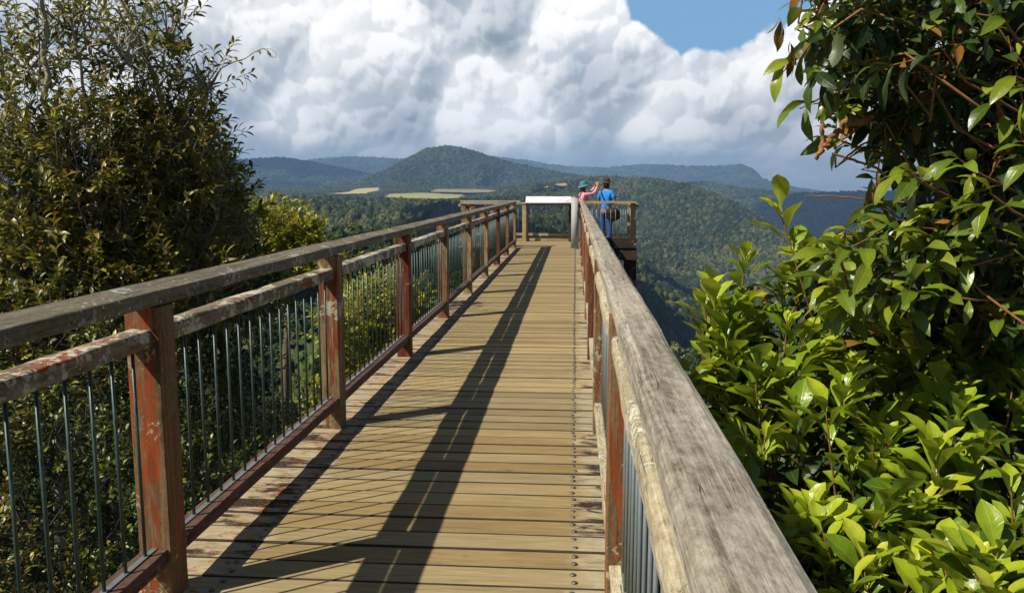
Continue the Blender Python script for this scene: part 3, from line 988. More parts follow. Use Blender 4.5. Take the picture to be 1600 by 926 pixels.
def make_boardwalk():
    root = empty('boardwalk', (0, 0, 0))
    tag(root, 'straight timber boardwalk of weathered cross boards leading out to the lookout platform', 'boardwalk', kind='structure')
    V, Q, slots = [], [], []
    y = 3.049 - PITCH_B * 26
    def board(x0, x1, y0, y1, k):
        z0, ch = -0.038, 0.006
        nx = max(2, int((x1 - x0) / 0.25))
        base = len(V)
        prof = [(y0, z0), (y1, z0), (y1, -ch), (y1 - ch, 0), (y0 + ch, 0), (y0, -ch)]
        lift = random.uniform(-0.0030, 0.0025); tw = random.uniform(-0.002, 0.002)
        for i in range(nx + 1):
            x = x0 + (x1 - x0) * i / nx
            u = i / nx - 0.5
            for (yy, zz) in prof:
                wv = mnoise.noise(Vector((x * 1.5, k * 3.7, zz * 50))) * 0.002
                V.append((x, yy + wv * 0.6, zz + lift + tw * u * (1 if yy == y0 else -1) + wv * 0.4))
        n = 6
        for i in range(nx):
            for j in range(n):
                kk = (j + 1) % n
                Q.append((base + i * n + j, base + (i + 1) * n + j, base + (i + 1) * n + kk, base + i * n + kk))
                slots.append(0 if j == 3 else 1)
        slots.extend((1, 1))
        Q.append(tuple(base + j for j in range(n)))
        Q.append(tuple(base + nx * n + j for j in range(n))[::-1])
    k = 0
    rows = []
    while y < 24.25:
        x0, x1 = -1.70 + random.uniform(-0.012, 0.012), 0.30 + random.uniform(-0.012, 0.012)
        if y > 21.15: x0, x1 = -3.02, 1.57
        g = 0.0018 + 0.0040 * random.random() ** 1.6
        board(x0, x1, y + g, y + PITCH_B - g, k)
        if y < 21: rows.append(y)
        y += PITCH_B; k += 1
    me = bpy.data.meshes.new('decking')
    me.from_pydata(V, [], Q)
    bm = bmesh.new(); bm.from_mesh(me); bmesh.ops.recalc_face_normals(bm, faces=bm.faces); bm.to_mesh(me); bm.free()
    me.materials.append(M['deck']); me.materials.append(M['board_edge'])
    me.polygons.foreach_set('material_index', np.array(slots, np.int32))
    link('decking', me, None, root)
    # bearers and joists
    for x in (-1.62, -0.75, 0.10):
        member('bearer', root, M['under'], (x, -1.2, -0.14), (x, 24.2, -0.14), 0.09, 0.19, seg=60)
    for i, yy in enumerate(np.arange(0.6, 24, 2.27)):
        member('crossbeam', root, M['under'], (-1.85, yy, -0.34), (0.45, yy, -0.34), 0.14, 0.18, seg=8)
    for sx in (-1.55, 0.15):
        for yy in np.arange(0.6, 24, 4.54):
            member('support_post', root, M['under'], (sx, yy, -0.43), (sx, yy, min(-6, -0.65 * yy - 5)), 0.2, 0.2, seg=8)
    # screws: two rows a board at each side
    bm = bmesh.new()
    bmesh.ops.create_uvsphere(bm, u_segments=10, v_segments=6, radius=0.0135)
    for v in bm.verts: v.co.z = max(-0.001, v.co.z * 0.5)
    sm = bm_mesh('screw', bm, True)
    sm.materials.append(M['screw'])
    spots = []
    for yy in rows:
        for x in (0.005, -1.385):
            for dy in (0.042, 0.118):
                spots.append((x + random.gauss(0, 0.005), yy + dy + random.gauss(0, 0.005), 0.0015))
    vis = [s for s in spots if s[1] > 1.9]
    near = sorted(vis, key=lambda s: s[1])[:100]
    for s in near:
        o = link('screw', sm, None, root, s)
    rest = [s for s in vis if s not in near]
    V = np.array([tuple(v.co) for v in sm.vertices])
    bmx = bmesh.new()
    for s in rest:
        vs = [bmx.verts.new(v + np.array(s)) for v in V]
        for p in sm.polygons:
            f = bmx.faces.new([vs[i] for i in p.vertices]); f.smooth = True
    o = link('screws', bm_mesh('screws', bmx), M['screw'], root)
    o['kind'] = 'stuff'


make_boardwalk()

# ------------------------------------------------------------------ railings
def baluster_mesh(L, r=0.0062):
    bm = bmesh.new()
    cyl_bm(bm, (0, 0, 0), (0, 0, L), r, seg=10)
    return bm_mesh('baluster', bm)


def rods_to_parts(root, spots, L, mat, r=0.0062, most=100):
    """spots sorted nearest first: the first 100 as parts, the rest as one"""
    me = baluster_mesh(L, r)
    me.materials.append(mat)
    for s in spots[:most]:
        o = bpy.data.objects.new('baluster', me)
        COL.objects.link(o); o.parent = root; o.location = s
        o.rotation_euler = (random.gauss(0, 0.003), random.gauss(0, 0.003), 0)
    rest = spots[most:]
    if rest:
        bm = bmesh.new()
        for s in rest:
            cyl_bm(bm, s, (s[0], s[1], s[2] + L), r, seg=7)
        o = link('balusters', bm_mesh('balusters', bm), mat, root)
        o['kind'] = 'stuff'


def walkway_railing(side):
    left = side == 'left'
    if left:
        root = empty('timber_railing', (-1.56, 0, 0))
        tag(root, 'left railing of the boardwalk, dark handrail over flaking red posts and thin green rods', 'railing', 'railings along both sides of the boardwalk')
    else:
        root = empty('timber_railing', (0.185, 0, 0))
        tag(root, 'right railing of the boardwalk, wide pale bleached handrail seen from above', 'railing', 'railings along both sides of the boardwalk')
    s = 1 if left else -1                                    # +1: the walkway lies towards +X
    # local x: 0 is the centre of the posts
    order = [1, 0, 1, 2, 1, 3, 3, 2, 0, 3] if left else [1, 0, 1, 2, 1, 0, 1, 2, 1, 0]
    ys = POSTS_Y
    for i, y in enumerate(ys):
        top = 1.118 if left else 1.10
        o = member('post', root, M['post'][order[i]], (0, y + 0.0625, -0.45), (0, y + 0.0625, top), 0.125, 0.125 if left else 0.120, ch=0.004, rough=0.0016)
    cm = M['cap_left'] if left else M['cap_right']
    # handrail in three lengths, butted end to end
    cuts = [ys[0] - 2.2, ys[3] + 0.06, ys[6] + 0.06, ys[-1] + 0.18]
    xc = 0.011 if left else -0.008
    zc = 1.163
    for a, b in zip(cuts, cuts[1:]):
        member('handrail', root, cm, (xc * s if left else xc, a + 0.002, zc), (xc * s if left else xc, b - 0.002, zc),
               0.118 if left else 0.116, 0.054, ch=0.005, rough=0.0016, tilt=(0.15), round_top=(0.006 if left else 0.020), wear=0.05)
    mm = M['mid_left'] if left else M['mid_right']
    for i, (a, b) in enumerate(zip([ys[0] - 2.14] + list(ys[:-1]), ys)):
        a2 = a + 0.125 + 0.001 if i > 0 else a + 0.127
        b2 = b - 0.001
        mx = (-0.006 if left else -0.006 * s * -1)
        mw = 0.090
        member('middle_rail', root, mm, (mx + (0.0 if left else -0.006), a2, 1.006), (mx + (0.0 if left else -0.006), b2, 1.006 + random.uniform(-0.003, 0.003)), mw, 0.066,
               ch=0.006, rough=0.0028, wear=(0.25 if left else 0.55), round_top=(0.012 if left else 0.016))
        o = member('bottom_rail', root, M['bottom'] if left else M['mid_right'], (0.004 * s, a2, 0.172), (0.004 * s, b2, 0.172), 0.092, 0.062, ch=0.004, rough=0.002)
        # the flat bar the rods stand on
    spots = []
    bays = [(ys[0] - 2.14, ys[0])] + list(zip(ys, ys[1:]))
    for a, b in bays:
        n = 16
        for k in range(n):
            yy = a + 0.125 + (b - a - 0.125) * (k + 0.5) / n
            if yy < (1.1 if left else 0.2): continue
            spots.append((0.0 if left else -0.004, yy, 0.200))
    bars = []
    for i, (a, b) in enumerate(bays):
        bm = bmesh.new()
        bmesh.ops.create_cube(bm, size=1.0)
        for v in bm.verts:
            v.co = Vector((v.co.x * 0.022, v.co.y * (b - a - 0.127), v.co.z * 0.005))
        link('rod_bar', bm_mesh('rod_bar', bm), M['rod_grey'], root, (0, (a + b + 0.125) / 2, 0.2065))
    rods_to_parts(root, spots, 0.775, M['rod_green'] if left else M['rod_grey'])
    return root


walkway_railing('left')
walkway_railing('right')


def short_railing(label, a, b, posts, cap_m, mid_m, bot_m, post_m, cap_w=0.16, cap_h=0.07, ztop=1.13, rod=None, rods=True,
                  kerb=None, post_bottom=-0.5, mid=False, group='railings round the lookout platform', bot_z=0.19, bot_h=0.07, post_w=0.125):
    """a straight run of platform railing from a to b on the deck; posts: positions along it in metres"""
    a, b = Vector((*a, 0)), Vector((*b, 0))
    d = b - a
    L = d.length
    rz = math.atan2(d.y, d.x)
    root = empty('platform_railing', a, rz)
    tag(root, label, 'railing', group)
    for p in posts:
        pm = post_m
        if isinstance(p, tuple): p, pm = p
        member('post', root, pm, (p, 0, post_bottom), (p, 0, ztop - cap_h), post_w, post_w, seg=12)
    member('handrail', root, cap_m, (-0.09, 0, ztop - cap_h / 2), (L + 0.09, 0, ztop - cap_h / 2), cap_w, cap_h, rough=0.002)
    member('bottom_rail', root, bot_m, (0.0, 0, bot_z), (L, 0, bot_z), 0.09, bot_h, rough=0.002)
    if mid: member('middle_rail', root, mid_m, (0, 0, ztop - 0.15), (L, 0, ztop - 0.15), 0.08, 0.06)
    if kerb is not None:
        member('kerb', root, kerb, (0, 0.03, 0.055), (L, 0.03, 0.055), 0.06, 0.105, rough=0.002)
    n = int(L / 0.125)
    sp = [((k + 0.5) * L / n, 0, bot_z + bot_h / 2 - 0.005) for k in range(n)]
    if rods:
        rods_to_parts(root, sp, ztop - cap_h - bot_z - bot_h / 2 + 0.01 - (0.14 if mid else 0), rod or M['rod_grey'])
    return root


T = M['tan']
short_railing('far railing across the lookout platform with tan posts behind the information board', (-2.95, 23.85), (1.56, 23.85),
              [0.0, 1.50, 3.0, 4.51], T, T, T, T, ztop=1.11, kerb=T, cap_w=0.15, cap_h=0.06)
short_railing('short pale topped railing closing the left arm of the lookout platform', (-2.87, 21.3), (-1.50, 21.3),
              [0.0, 0.24, 0.75], M['cap_right'], T, M['bottom'], M['post'][1], cap_w=0.17, cap_h=0.10, ztop=1.20)
short_railing('dark railing in front of the two visitors on the right arm of the platform', (0.22, 21.3), (1.47, 21.3),
              [(1.25, M['dark_timber'])], M['tan'], M['dark_timber'], M['dark_timber'], M['dark_timber'], cap_w=0.17, cap_h=0.055, ztop=1.185, bot_z=0.20, bot_h=0.13, post_bottom=-4.5, mid=False)
short_railing('left end railing of the lookout platform running away from the boardwalk', (-2.95, 21.42), (-2.95, 23.72), [1.15], T, T, T, M['post'][1], ztop=1.11, cap_w=0.15, cap_h=0.06)
short_railing('right end railing of the lookout platform beside the drop', (1.56, 21.42), (1.56, 23.72), [1.15], T, T, T, M['dark_timber'], ztop=1.11, cap_w=0.15, cap_h=0.06)


def make_platform_frame():
    root = empty('lookout_scaffold', (0.9, 21.3, -0.3))
    tag(root, 'dark timber frame of beams and stilts carrying the right arm of the lookout', 'frame')
    member('edge_beam', root, M['dark_timber'], (-0.75, -0.17, 0.44), (0.66, -0.17, 0.44), 0.05, 0.26)
    member('edge_beam', root, M['dark_timber'], (-0.75, -0.10, 0.13), (0.66, -0.10, 0.13), 0.12, 0.26)
    member('stilt', root, M['dark_timber'], (0.60, 0.22, 0.2), (0.60, 0.22, -14), 0.18, 0.18)
    member('stilt', root, M['dark_timber'], (0.60, 2.5, 0.2), (0.60, 2.5, -16), 0.18, 0.18)
    for yy in (0.8, 1.6, 2.4):
        member('joist', root, M['dark_timber'], (-0.75, yy, 0.15), (0.70, yy, 0.15), 0.07, 0.18)
    root = empty('lookout_scaffold', (-2.3, 21.3, -0.3))
    tag(root, 'timber frame under the left arm of the lookout behind the left railing', 'frame')
    for yy in (0.05, 0.9, 1.7, 2.5):
        member('joist', root, M['dark_timber'], (-0.70, yy, 0.15), (0.60, yy, 0.15), 0.07, 0.18)
    member('stilt', root, M['dark_timber'], (-0.55, 0.3, 0.1), (-0.55, 0.3, -14), 0.18, 0.18)
    member('stilt', root, M['dark_timber'], (-0.55, 2.5, 0.1), (-0.55, 2.5, -14), 0.18, 0.18)


make_platform_frame()


def make_pipe():
    root = empty('pipe_bollard', (0.0, 20.92, 0))
    tag(root, 'pale grey round metal pipe standing at the end of the right handrail', 'bollard')
    bm = bmesh.new(); cyl_bm(bm, (0, 0, 0), (0, 0, 1.29), 0.097, seg=36)
    link('pipe', bm_mesh('pipe', bm), M['pipe'], root)
    bm = bmesh.new(); cyl_bm(bm, (0, 0, 1.29), (0, 0, 1.315), 0.101, seg=36)
    link('cap', bm_mesh('cap', bm), M['rod_grey'], root)
    bm = bmesh.new(); cyl_bm(bm, (0, 0, 0), (0, 0, 0.012), 0.118, seg=36)
    link('base_ring', bm_mesh('base_ring', bm), M['rod_grey'], root)


make_pipe()


def make_board():
    root = empty('information_board', (-0.74, 23.55, 0))
    tag(root, 'long tilted white information board on top of the far railing', 'sign')
    m, t, b = new_mat('printed_panel')
    co = t.node('ShaderNodeTexCoord').outputs['Object']
    x = t.sep(co)
    n = t.noise(t.mapping(co, scale=(5, 14, 14)), 1.0, 5, 0.6)
    c = t.mix(t.math('MULTIPLY', t.sstep(x[0], 0.05, 0.6), t.sstep(n, 0.42, 0.6)), (0.66, 0.67, 0.68), (0.52, 0.34, 0.52))
    c = t.mix(t.math('MULTIPLY', t.sstep(n, 0.56, 0.64), 0.4), c, (0.5, 0.55, 0.55))
    t.put(b.inputs['Base Color'], c)
    b.inputs['Roughness'].default_value = 0.25
    bm = bmesh.new(); bmesh.ops.create_cube(bm, size=1.0)
    for v in bm.verts: v.co = Vector((v.co.x * 1.32, v.co.y * 0.38, v.co.z * 0.02))
    bmesh.ops.bevel(bm, geom=bm.edges[:], offset=0.004, segments=2)
    o = link('panel', bm_mesh('panel', bm), m, root, (0, 0.0, 1.185), (R(27), 0, 0))
    for sx in (-0.62, 0.62):
        bm = bmesh.new(); bmesh.ops.create_cube(bm, size=1.0)
        for v in bm.verts: v.co = Vector((v.co.x * 0.05, v.co.y * 0.42, v.co.z * 0.04))
        link('bracket', bm_mesh('bracket', bm), M['dark_timber'], root, (sx, 0.02, 1.148), (R(27), 0, 0))
    # stand post the frame is bolted to
    member('stand_rail', root, M['dark_timber'], (-0.66, -0.17, 1.055), (0.66, -0.17, 1.055), 0.045, 0.05)
    for sx in (-0.62, 0.60):
        member('stand_leg', root, M['dark_timber'], (sx, 0.10, 0.0), (sx, 0.10, 1.14), 0.07, 0.07, seg=8)


make_board()

# ------------------------------------------------------------------ people
def skin_mesh(name, chain, mat, parent, sub=2, loc=(0, 0, 0)):
    """chain: list of (parent index or None, (x,y,z), rx, ry)"""
    me = bpy.data.meshes.new(name)
    me.from_pydata([c[1] for c in chain], [(c[0], i) for i, c in enumerate(chain) if c[0] is not None], [])
    o = link(name, me, mat, parent, loc)
    md = o.modifiers.new('skin', 'SKIN')
    md.use_smooth_shade = True
    for i, c in enumerate(chain):
        v = me.skin_vertices[0].data[i]
        v.radius = (c[2], c[3])
        v.use_root = (c[0] is None)
    sb = o.modifiers.new('sub', 'SUBSURF'); sb.levels = sub; sb.render_levels = sub
    return o


def limb(base, pts):
    """helper: list of (pos, r) continuing from index base"""
    return pts


def blob(name, mat, parent, loc, scale, rot=(0, 0, 0), bump=0.0, cut=None, sub=3):
    bm = bmesh.new()
    bmesh.ops.create_icosphere(bm, subdivisions=sub, radius=1.0)
    for v in bm.verts:
        d = v.co.copy()
        if bump: v.co *= 1 + bump * mnoise.noise(d * 3.1 + Vector(loc) * 3)
        v.co = Vector((v.co.x * scale[0], v.co.y * scale[1], v.co.z * scale[2]))
    return link(name, bm_mesh(name, bm, True), mat, parent, loc, rot)


def revolve(name, mat, parent, prof, loc, rot=(0, 0, 0), wob=0.0, seg=28):
    bm = bmesh.new()
    rings = []
    for k, (r, z) in enumerate(prof):
        ring = []
        for i in range(seg):
            a = 2 * math.pi * i / seg
            zz = z + wob * math.sin(2 * a + 0.6) * (r / prof[0][0]) ** 2
            ring.append(bm.verts.new((r * math.cos(a), r * math.sin(a), zz)))
        rings.append(ring)
    for p, q in zip(rings, rings[1:]):
        for i in range(seg):
            bm.faces.new((p[i], p[(i + 1) % seg], q[(i + 1) % seg], q[i]))
    bm.faces.new(rings[-1])
    me = bm_mesh(name, bm, True)
    o = link(name, me, mat, parent, loc, rot)
    sm = o.modifiers.new('thick', 'SOLIDIFY'); sm.thickness = 0.006
    return o


SK = plain('skin_tone', (0.48, 0.24, 0.15), 0.55, 0.15, 10)
SKD = plain('sun_tanned_skin', (0.36, 0.17, 0.10), 0.55, 0.15, 10)
HAIR = plain('dark_brown_hair', (0.03, 0.018, 0.012), 0.6, 0.4, 60)
HAIRL = plain('brown_hair', (0.12, 0.06, 0.03), 0.6, 0.4, 60)
PINK = plain('pink_cotton', (0.72, 0.30, 0.36), 0.85, 0.2, 9)
BLUE = plain('bright_blue_cotton', (0.02, 0.22, 0.66), 0.85, 0.25, 9)
JEAN = plain('blue_denim', (0.022, 0.06, 0.22), 0.9, 0.3, 30)
GREYT = plain('grey_cloth', (0.12, 0.12, 0.13), 0.9, 0.3, 30)
HATB = plain('teal_blue_hat_cloth', (0.06, 0.17, 0.25), 0.9, 0.3, 25)
HATK = plain('brown_felt', (0.055, 0.026, 0.014), 0.9, 0.3, 25)
BLACK = plain('black_nylon', (0.010, 0.010, 0.012), 0.7, 0.3, 40)
STRAP = plain('dark_blue_webbing', (0.008, 0.012, 0.06), 0.8, 0.3, 40)
SHOE = plain('dark_shoe', (0.03, 0.025, 0.02), 0.7, 0.3, 40)


def head_parts(root, hp, face_dir, skin, k=1.0):
    """face details on the head at hp: eyes, nose, mouth, ears as parts of the body side; face_dir a unit vector"""
    f = Vector(face_dir).normalized()
    s = f.cross(Vector((0, 0, 1))).normalized()
    hp = Vector(hp)
    blob('nose', skin, root, hp + f * 0.100 + Vector((0, 0, -0.012)), (0.012, 0.014, 0.02), sub=2)
    white = M.setdefault('eye_white', plain('eye_white', (0.7, 0.7, 0.68), 0.3, 0.1))
    lip = M.setdefault('lip', plain('lip_tone', (0.36, 0.10, 0.08), 0.5, 0.1))
    for q in (-1, 1):
        blob('eye', white, root, hp + f * 0.083 + s * 0.031 * q + Vector((0, 0, 0.012)), (0.012, 0.012, 0.008), sub=2)
        blob('ear', skin, root, hp + s * 0.080 * q + Vector((0, 0, -0.002)), (0.016, 0.022, 0.032), sub=2)
    blob('mouth', lip, root, hp + f * 0.090 + Vector((0, 0, -0.052)), (0.022, 0.014, 0.007), (0, 0, math.atan2(f.y, f.x) + math.pi / 2), sub=2)


def hand_chain(ch, base, wrist, direction, palm_n, curl=0.8, r=0.0085):
    """adds palm and five fingers to a skin chain starting from the wrist vertex index base"""
    d = Vector(direction).normalized(); nrm = Vector(palm_n).normalized()
    s = d.cross(nrm).normalized()
    w = Vector(wrist)
    ch.append((base, tuple(w + d * 0.045), 0.030, 0.018)); pi = len(ch) - 1
    ch.append((pi, tuple(w + d * 0.08), 0.032, 0.015)); k = len(ch) - 1
    for j, (off, ln) in enumerate(((-0.028, 0.066), (-0.010, 0.076), (0.010, 0.070), (0.028, 0.056))):
        p = w + d * 0.085 + s * off
        ch.append((k, tuple(p + d * 0.006), r, r)); a = len(ch) - 1
        p2 = p + d * ln * 0.45 + nrm * ln * 0.12 * curl
        ch.append((a, tuple(p2), r, r)); a = len(ch) - 1
        p3 = p2 + d * ln * (0.5 - 0.4 * curl) + nrm * ln * 0.5 * curl
        ch.append((a, tuple(p3), r * 0.8, r * 0.8))
    ch.append((pi, tuple(w + d * 0.04 - s * 0.04 + nrm * 0.008), 0.011, 0.011)); a = len(ch) - 1
    ch.append((a, tuple(w + d * 0.075 - s * 0.052 + nrm * 0.03), 0.009, 0.009))


def make_man():
    # at the far rail, back to the walkway, turned to the right, holding a camera at his chest
    root = empty('person', (0.86, 23.15, 0), R(-32))
    tag(root, 'person in bright blue t-shirt and brown hat standing with back turned at the far rail', 'person')
    ch = [(None, (0, 0, 0.95), 0.150, 0.105),            # 0 pelvis
          (0, (0, 0.0, 1.10), 0.135, 0.095), (1, (0, 0.0, 1.26), 0.155, 0.105), (2, (0, 0.0, 1.40), 0.150, 0.095),
          (3, (0, 0.005, 1.475), 0.062, 0.060), (4, (0, 0.015, 1.54), 0.056, 0.058), (5, (0, 0.02, 1.62), 0.078, 0.090), (6, (0, 0.02, 1.69), 0.072, 0.082)]
    def add(p, pos, r, r2=None):
        ch.append((p, pos, r, r2 or r)); return len(ch) - 1
    for sx in (-1, 1):
        a = add(3, (sx * 0.175, 0.0, 1.395), 0.056)
        a = add(a, (sx * 0.245, -0.01, 1.25), 0.047)
        a = add(a, (sx * 0.265, 0.04, 1.12), 0.040)
        a = add(a, (sx * 0.19, 0.20, 1.17), 0.033)
        a = add(a, (sx * 0.10, 0.30, 1.23), 0.026, 0.022)
        hand_chain(ch, a, (sx * 0.10, 0.30, 1.23), (-sx * 0.5, 0.55, 0.35), (-sx * 0.6, 0.2, -0.2))
        l = add(0, (sx * 0.095, 0, 0.86), 0.088)
        l = add(l, (sx * 0.105, 0.01, 0.70), 0.078)
        l = add(l, (sx * 0.11, 0.015, 0.49), 0.055)
        l = add(l, (sx * 0.115, -0.005, 0.36), 0.053)
        l = add(l, (sx * 0.12, -0.01, 0.10), 0.036)
        l = add(l, (sx * 0.125, 0.01, 0.045), 0.038)
        add(l, (sx * 0.135, 0.15, 0.03), 0.032, 0.024)
    skin_mesh('body', ch, SKD, root)
    # shirt: torso and short sleeves
    sh = [(None, (0, 0, 0.90), 0.168, 0.122), (0, (0, 0, 1.05), 0.155, 0.115), (1, (0, 0, 1.24), 0.172, 0.122), (2, (0, 0, 1.39), 0.165, 0.110), (3, (0, 0.004, 1.452), 0.085, 0.078)]
    for sx in (-1, 1):
        n = len(sh)
        sh.append((3, (sx * 0.175, 0.0, 1.395), 0.075, 0.072)); sh.append((n, (sx * 0.225, -0.005, 1.29), 0.068, 0.068)); sh.append((n + 1, (sx * 0.248, -0.008, 1.215), 0.066, 0.066))
    skin_mesh('shirt', sh, BLUE, root)
    tr = [(None, (0, 0, 0.95), 0.158, 0.118)]
    for sx in (-1, 1):
        n = len(tr)
        tr.append((0, (sx * 0.095, 0, 0.84), 0.103, 0.103)); tr.append((n, (sx * 0.105, 0.01, 0.68), 0.090, 0.090)); tr.append((n + 1, (sx * 0.11, 0.015, 0.48), 0.072, 0.072))
        tr.append((n + 2, (sx * 0.118, -0.005, 0.25), 0.064, 0.064)); tr.append((n + 3, (sx * 0.12, -0.005, 0.075), 0.062, 0.062))
    skin_mesh('trousers', tr, JEAN, root)
    for sx in (-1, 1):
        blob('shoe', SHOE, root, (sx * 0.13, 0.06, 0.042), (0.048, 0.14, 0.042))
    blob('hair', HAIR, root, (0, -0.012, 1.610), (0.094, 0.098, 0.110), bump=0.1)
    head_parts(root, (0, 0.02, 1.635), (0, 1, 0), SKD)
    hat = revolve('hat', HATK, root, [(0.150, 0.0), (0.135, 0.005), (0.095, 0.012), (0.090, 0.05), (0.086, 0.095), (0.065, 0.115), (0.03, 0.112), (0.006, 0.108)], (0, 0.015, 1.672), (R(4), 0, 0), wob=0.012)
    # diagonal strap of the shoulder bag across his back
    pts = [(-0.13, 0.05, 1.475), (-0.135, -0.045, 1.455), (-0.09, -0.122, 1.36), (0.00, -0.145, 1.22), (0.12, -0.145, 1.08), (0.23, -0.145, 0.98), (0.30, -0.14, 0.93)]
    V, Q = tube(pts, [0.02] * len(pts), 8)
    bag = empty('shoulder_bag', root.matrix_basis @ Vector((0.31, -0.17, 0.80)), R(-32))
    tag(bag, 'round black bag on a dark strap at the hip of the person in blue', 'bag')
    ctr = np.array([0.31, -0.17, 0.80])
    link('strap', mesh_np('strap', (V - ctr) , Q), STRAP, bag)
    blob('pouch', BLACK, bag, (0, 0, 0.0), (0.23, 0.14, 0.185), bump=0.12)
    blob('flap', BLACK, bag, (0, -0.07, 0.07), (0.20, 0.10, 0.12), bump=0.1)
    # camera held in both hands
    c = empty('camera_body', root.matrix_basis @ Vector((0.0, 0.39, 1.27)), R(-32))
    c.name = 'handheld_camera'
    tag(c, 'black camera held at the chest by the person in blue', 'camera')
    bm = bmesh.new(); bmesh.ops.create_cube(bm, size=1.0)
    for v in bm.verts: v.co = Vector((v.co.x * 0.14, v.co.y * 0.06, v.co.z * 0.09))
    bmesh.ops.bevel(bm, geom=bm.edges[:], offset=0.01, segments=2)
    link('body', bm_mesh('body', bm), BLACK, c)
    bm = bmesh.new(); cyl_bm(bm, (0, 0.03, 0), (0, 0.12, 0), 0.036, seg=20)
    link('lens', bm_mesh('lens', bm), BLACK, c)


def make_woman():
    root = empty('person', (0.20, 23.30, 0), R(-68))
    tag(root, 'person in pink long sleeved top and blue brimmed hat raising a camera with both hands', 'person')
    ch = [(None, (0, 0, 0.92), 0.150, 0.110), (0, (0, 0.0, 1.06), 0.118, 0.090), (1, (0, 0.0, 1.20), 0.135, 0.098), (2, (0, 0.0, 1.33), 0.130, 0.088),
          (3, (0, 0.008, 1.405), 0.055, 0.054), (4, (0, 0.03, 1.46), 0.050, 0.052), (5, (0, 0.045, 1.54), 0.073, 0.086), (6, (0, 0.045, 1.605), 0.068, 0.078)]
    def add(p, pos, r, r2=None):
        ch.append((p, pos, r, r2 or r)); return len(ch) - 1
    for sx in (-1, 1):
        a = add(3, (sx * 0.150, 0.01, 1.335), 0.050)
        a = add(a, (sx * 0.165, 0.15, 1.345), 0.042)
        a = add(a, (sx * 0.155, 0.27, 1.37), 0.036)
        a = add(a, (sx * 0.11, 0.36, 1.47), 0.030)
        a = add(a, (sx * 0.075, 0.41, 1.565), 0.024, 0.020)
        hand_chain(ch, a, (sx * 0.075, 0.41, 1.565), (-sx * 0.25, 0.15, 0.9), (-sx * 0.8, 0.5, 0.0))
        l = add(0, (sx * 0.09, 0, 0.83), 0.088)
        l = add(l, (sx * 0.10, 0.01, 0.66), 0.074)
        l = add(l, (sx * 0.10, 0.015, 0.46), 0.052)
        l = add(l, (sx * 0.105, -0.005, 0.33), 0.050)
        l = add(l, (sx * 0.11, -0.01, 0.10), 0.034)
        l = add(l, (sx * 0.115, 0.01, 0.045), 0.036)
        add(l, (sx * 0.125, 0.14, 0.03), 0.030, 0.022)
    skin_mesh('body', ch, SK, root)
    sh = [(None, (0, 0, 0.90), 0.158, 0.120), (0, (0, 0, 1.05), 0.135, 0.105), (1, (0, 0, 1.19), 0.152, 0.114), (2, (0, 0, 1.325), 0.142, 0.102), (3, (0, 0.006, 1.385), 0.072, 0.068)]
    for sx in (-1, 1):
        n = len(sh)
        sh.append((3, (sx * 0.150, 0.01, 1.335), 0.064, 0.064)); sh.append((n, (sx * 0.165, 0.15, 1.345), 0.054, 0.054)); sh.append((n + 1, (sx * 0.155, 0.27, 1.37), 0.047, 0.047))
        sh.append((n + 2, (sx * 0.11, 0.36, 1.47), 0.040, 0.040)); sh.append((n + 3, (sx * 0.082, 0.40, 1.545), 0.035, 0.035))
    skin_mesh('shirt', sh, PINK, root)
    tr = [(None, (0, 0, 0.92), 0.160, 0.122)]
    for sx in (-1, 1):
        n = len(tr)
        tr.append((0, (sx * 0.09, 0, 0.81), 0.102, 0.102)); tr.append((n, (sx * 0.10, 0.01, 0.65), 0.088, 0.088)); tr.append((n + 1, (sx * 0.10, 0.015, 0.45), 0.068, 0.068))
        tr.append((n + 2, (sx * 0.108, -0.005, 0.24), 0.060, 0.060)); tr.append((n + 3, (sx * 0.11, -0.005, 0.075), 0.056, 0.056))
    skin_mesh('trousers', tr, GREYT, root)
    for sx in (-1, 1):
        blob('shoe', SHOE, root, (sx * 0.12, 0.055, 0.040), (0.044, 0.128, 0.040))
    blob('hair', HAIRL, root, (0, 0.010, 1.525), (0.090, 0.092, 0.112), bump=0.1)
    head_parts(root, (0, 0.045, 1.555), (0, 1, 0.0), SK)
    revolve('hat', HATB, root, [(0.175, -0.035), (0.150, -0.02), (0.105, 0.0), (0.100, 0.04), (0.094, 0.085), (0.07, 0.108), (0.03, 0.115), (0.006, 0.116)], (0, 0.03, 1.60), (R(10), 0, 0), wob=0.012)
    # backpack straps
    bag = empty('backpack', root.matrix_basis @ Vector((0, -0.16, 1.12)), R(-68))
    tag(bag, 'small dark backpack with brown straps worn by the person in pink', 'backpack')
    blob('pack', BLACK, bag, (0, -0.015, -0.06), (0.125, 0.07, 0.17), bump=0.1)
    for sx in (-1, 1):
        pts = [(sx * 0.08, 0.02, 0.12), (sx * 0.085, 0.09, 0.29), (sx * 0.09, 0.17, 0.315), (sx * 0.095, 0.25, 0.25), (sx * 0.10, 0.27, 0.10), (sx * 0.11, 0.20, -0.05), (sx * 0.10, 0.04, -0.12)]
        V, Q = tube(pts, [0.014] * len(pts), 8)
        link('strap', mesh_np('strap', V, Q), HATK, bag)
    c = empty('handheld_camera', root.matrix_basis @ Vector((0, 0.455, 1.62)), R(-68))
    tag(c, 'small dark camera held up in front of the face of the person in pink', 'camera')
    bm = bmesh.new(); bmesh.ops.create_cube(bm, size=1.0)
    for v in bm.verts: v.co = Vector((v.co.x * 0.11, v.co.y * 0.03, v.co.z * 0.07))
    bmesh.ops.bevel(bm, geom=bm.edges[:], offset=0.008, segments=2)
    link('body', bm_mesh('body', bm), BLACK, c)
    bm = bmesh.new(); cyl_bm(bm, (0, 0.015, 0), (0, 0.05, 0), 0.024, seg=20)
    link('lens', bm_mesh('lens', bm), BLACK, c)


make_man()
make_woman()


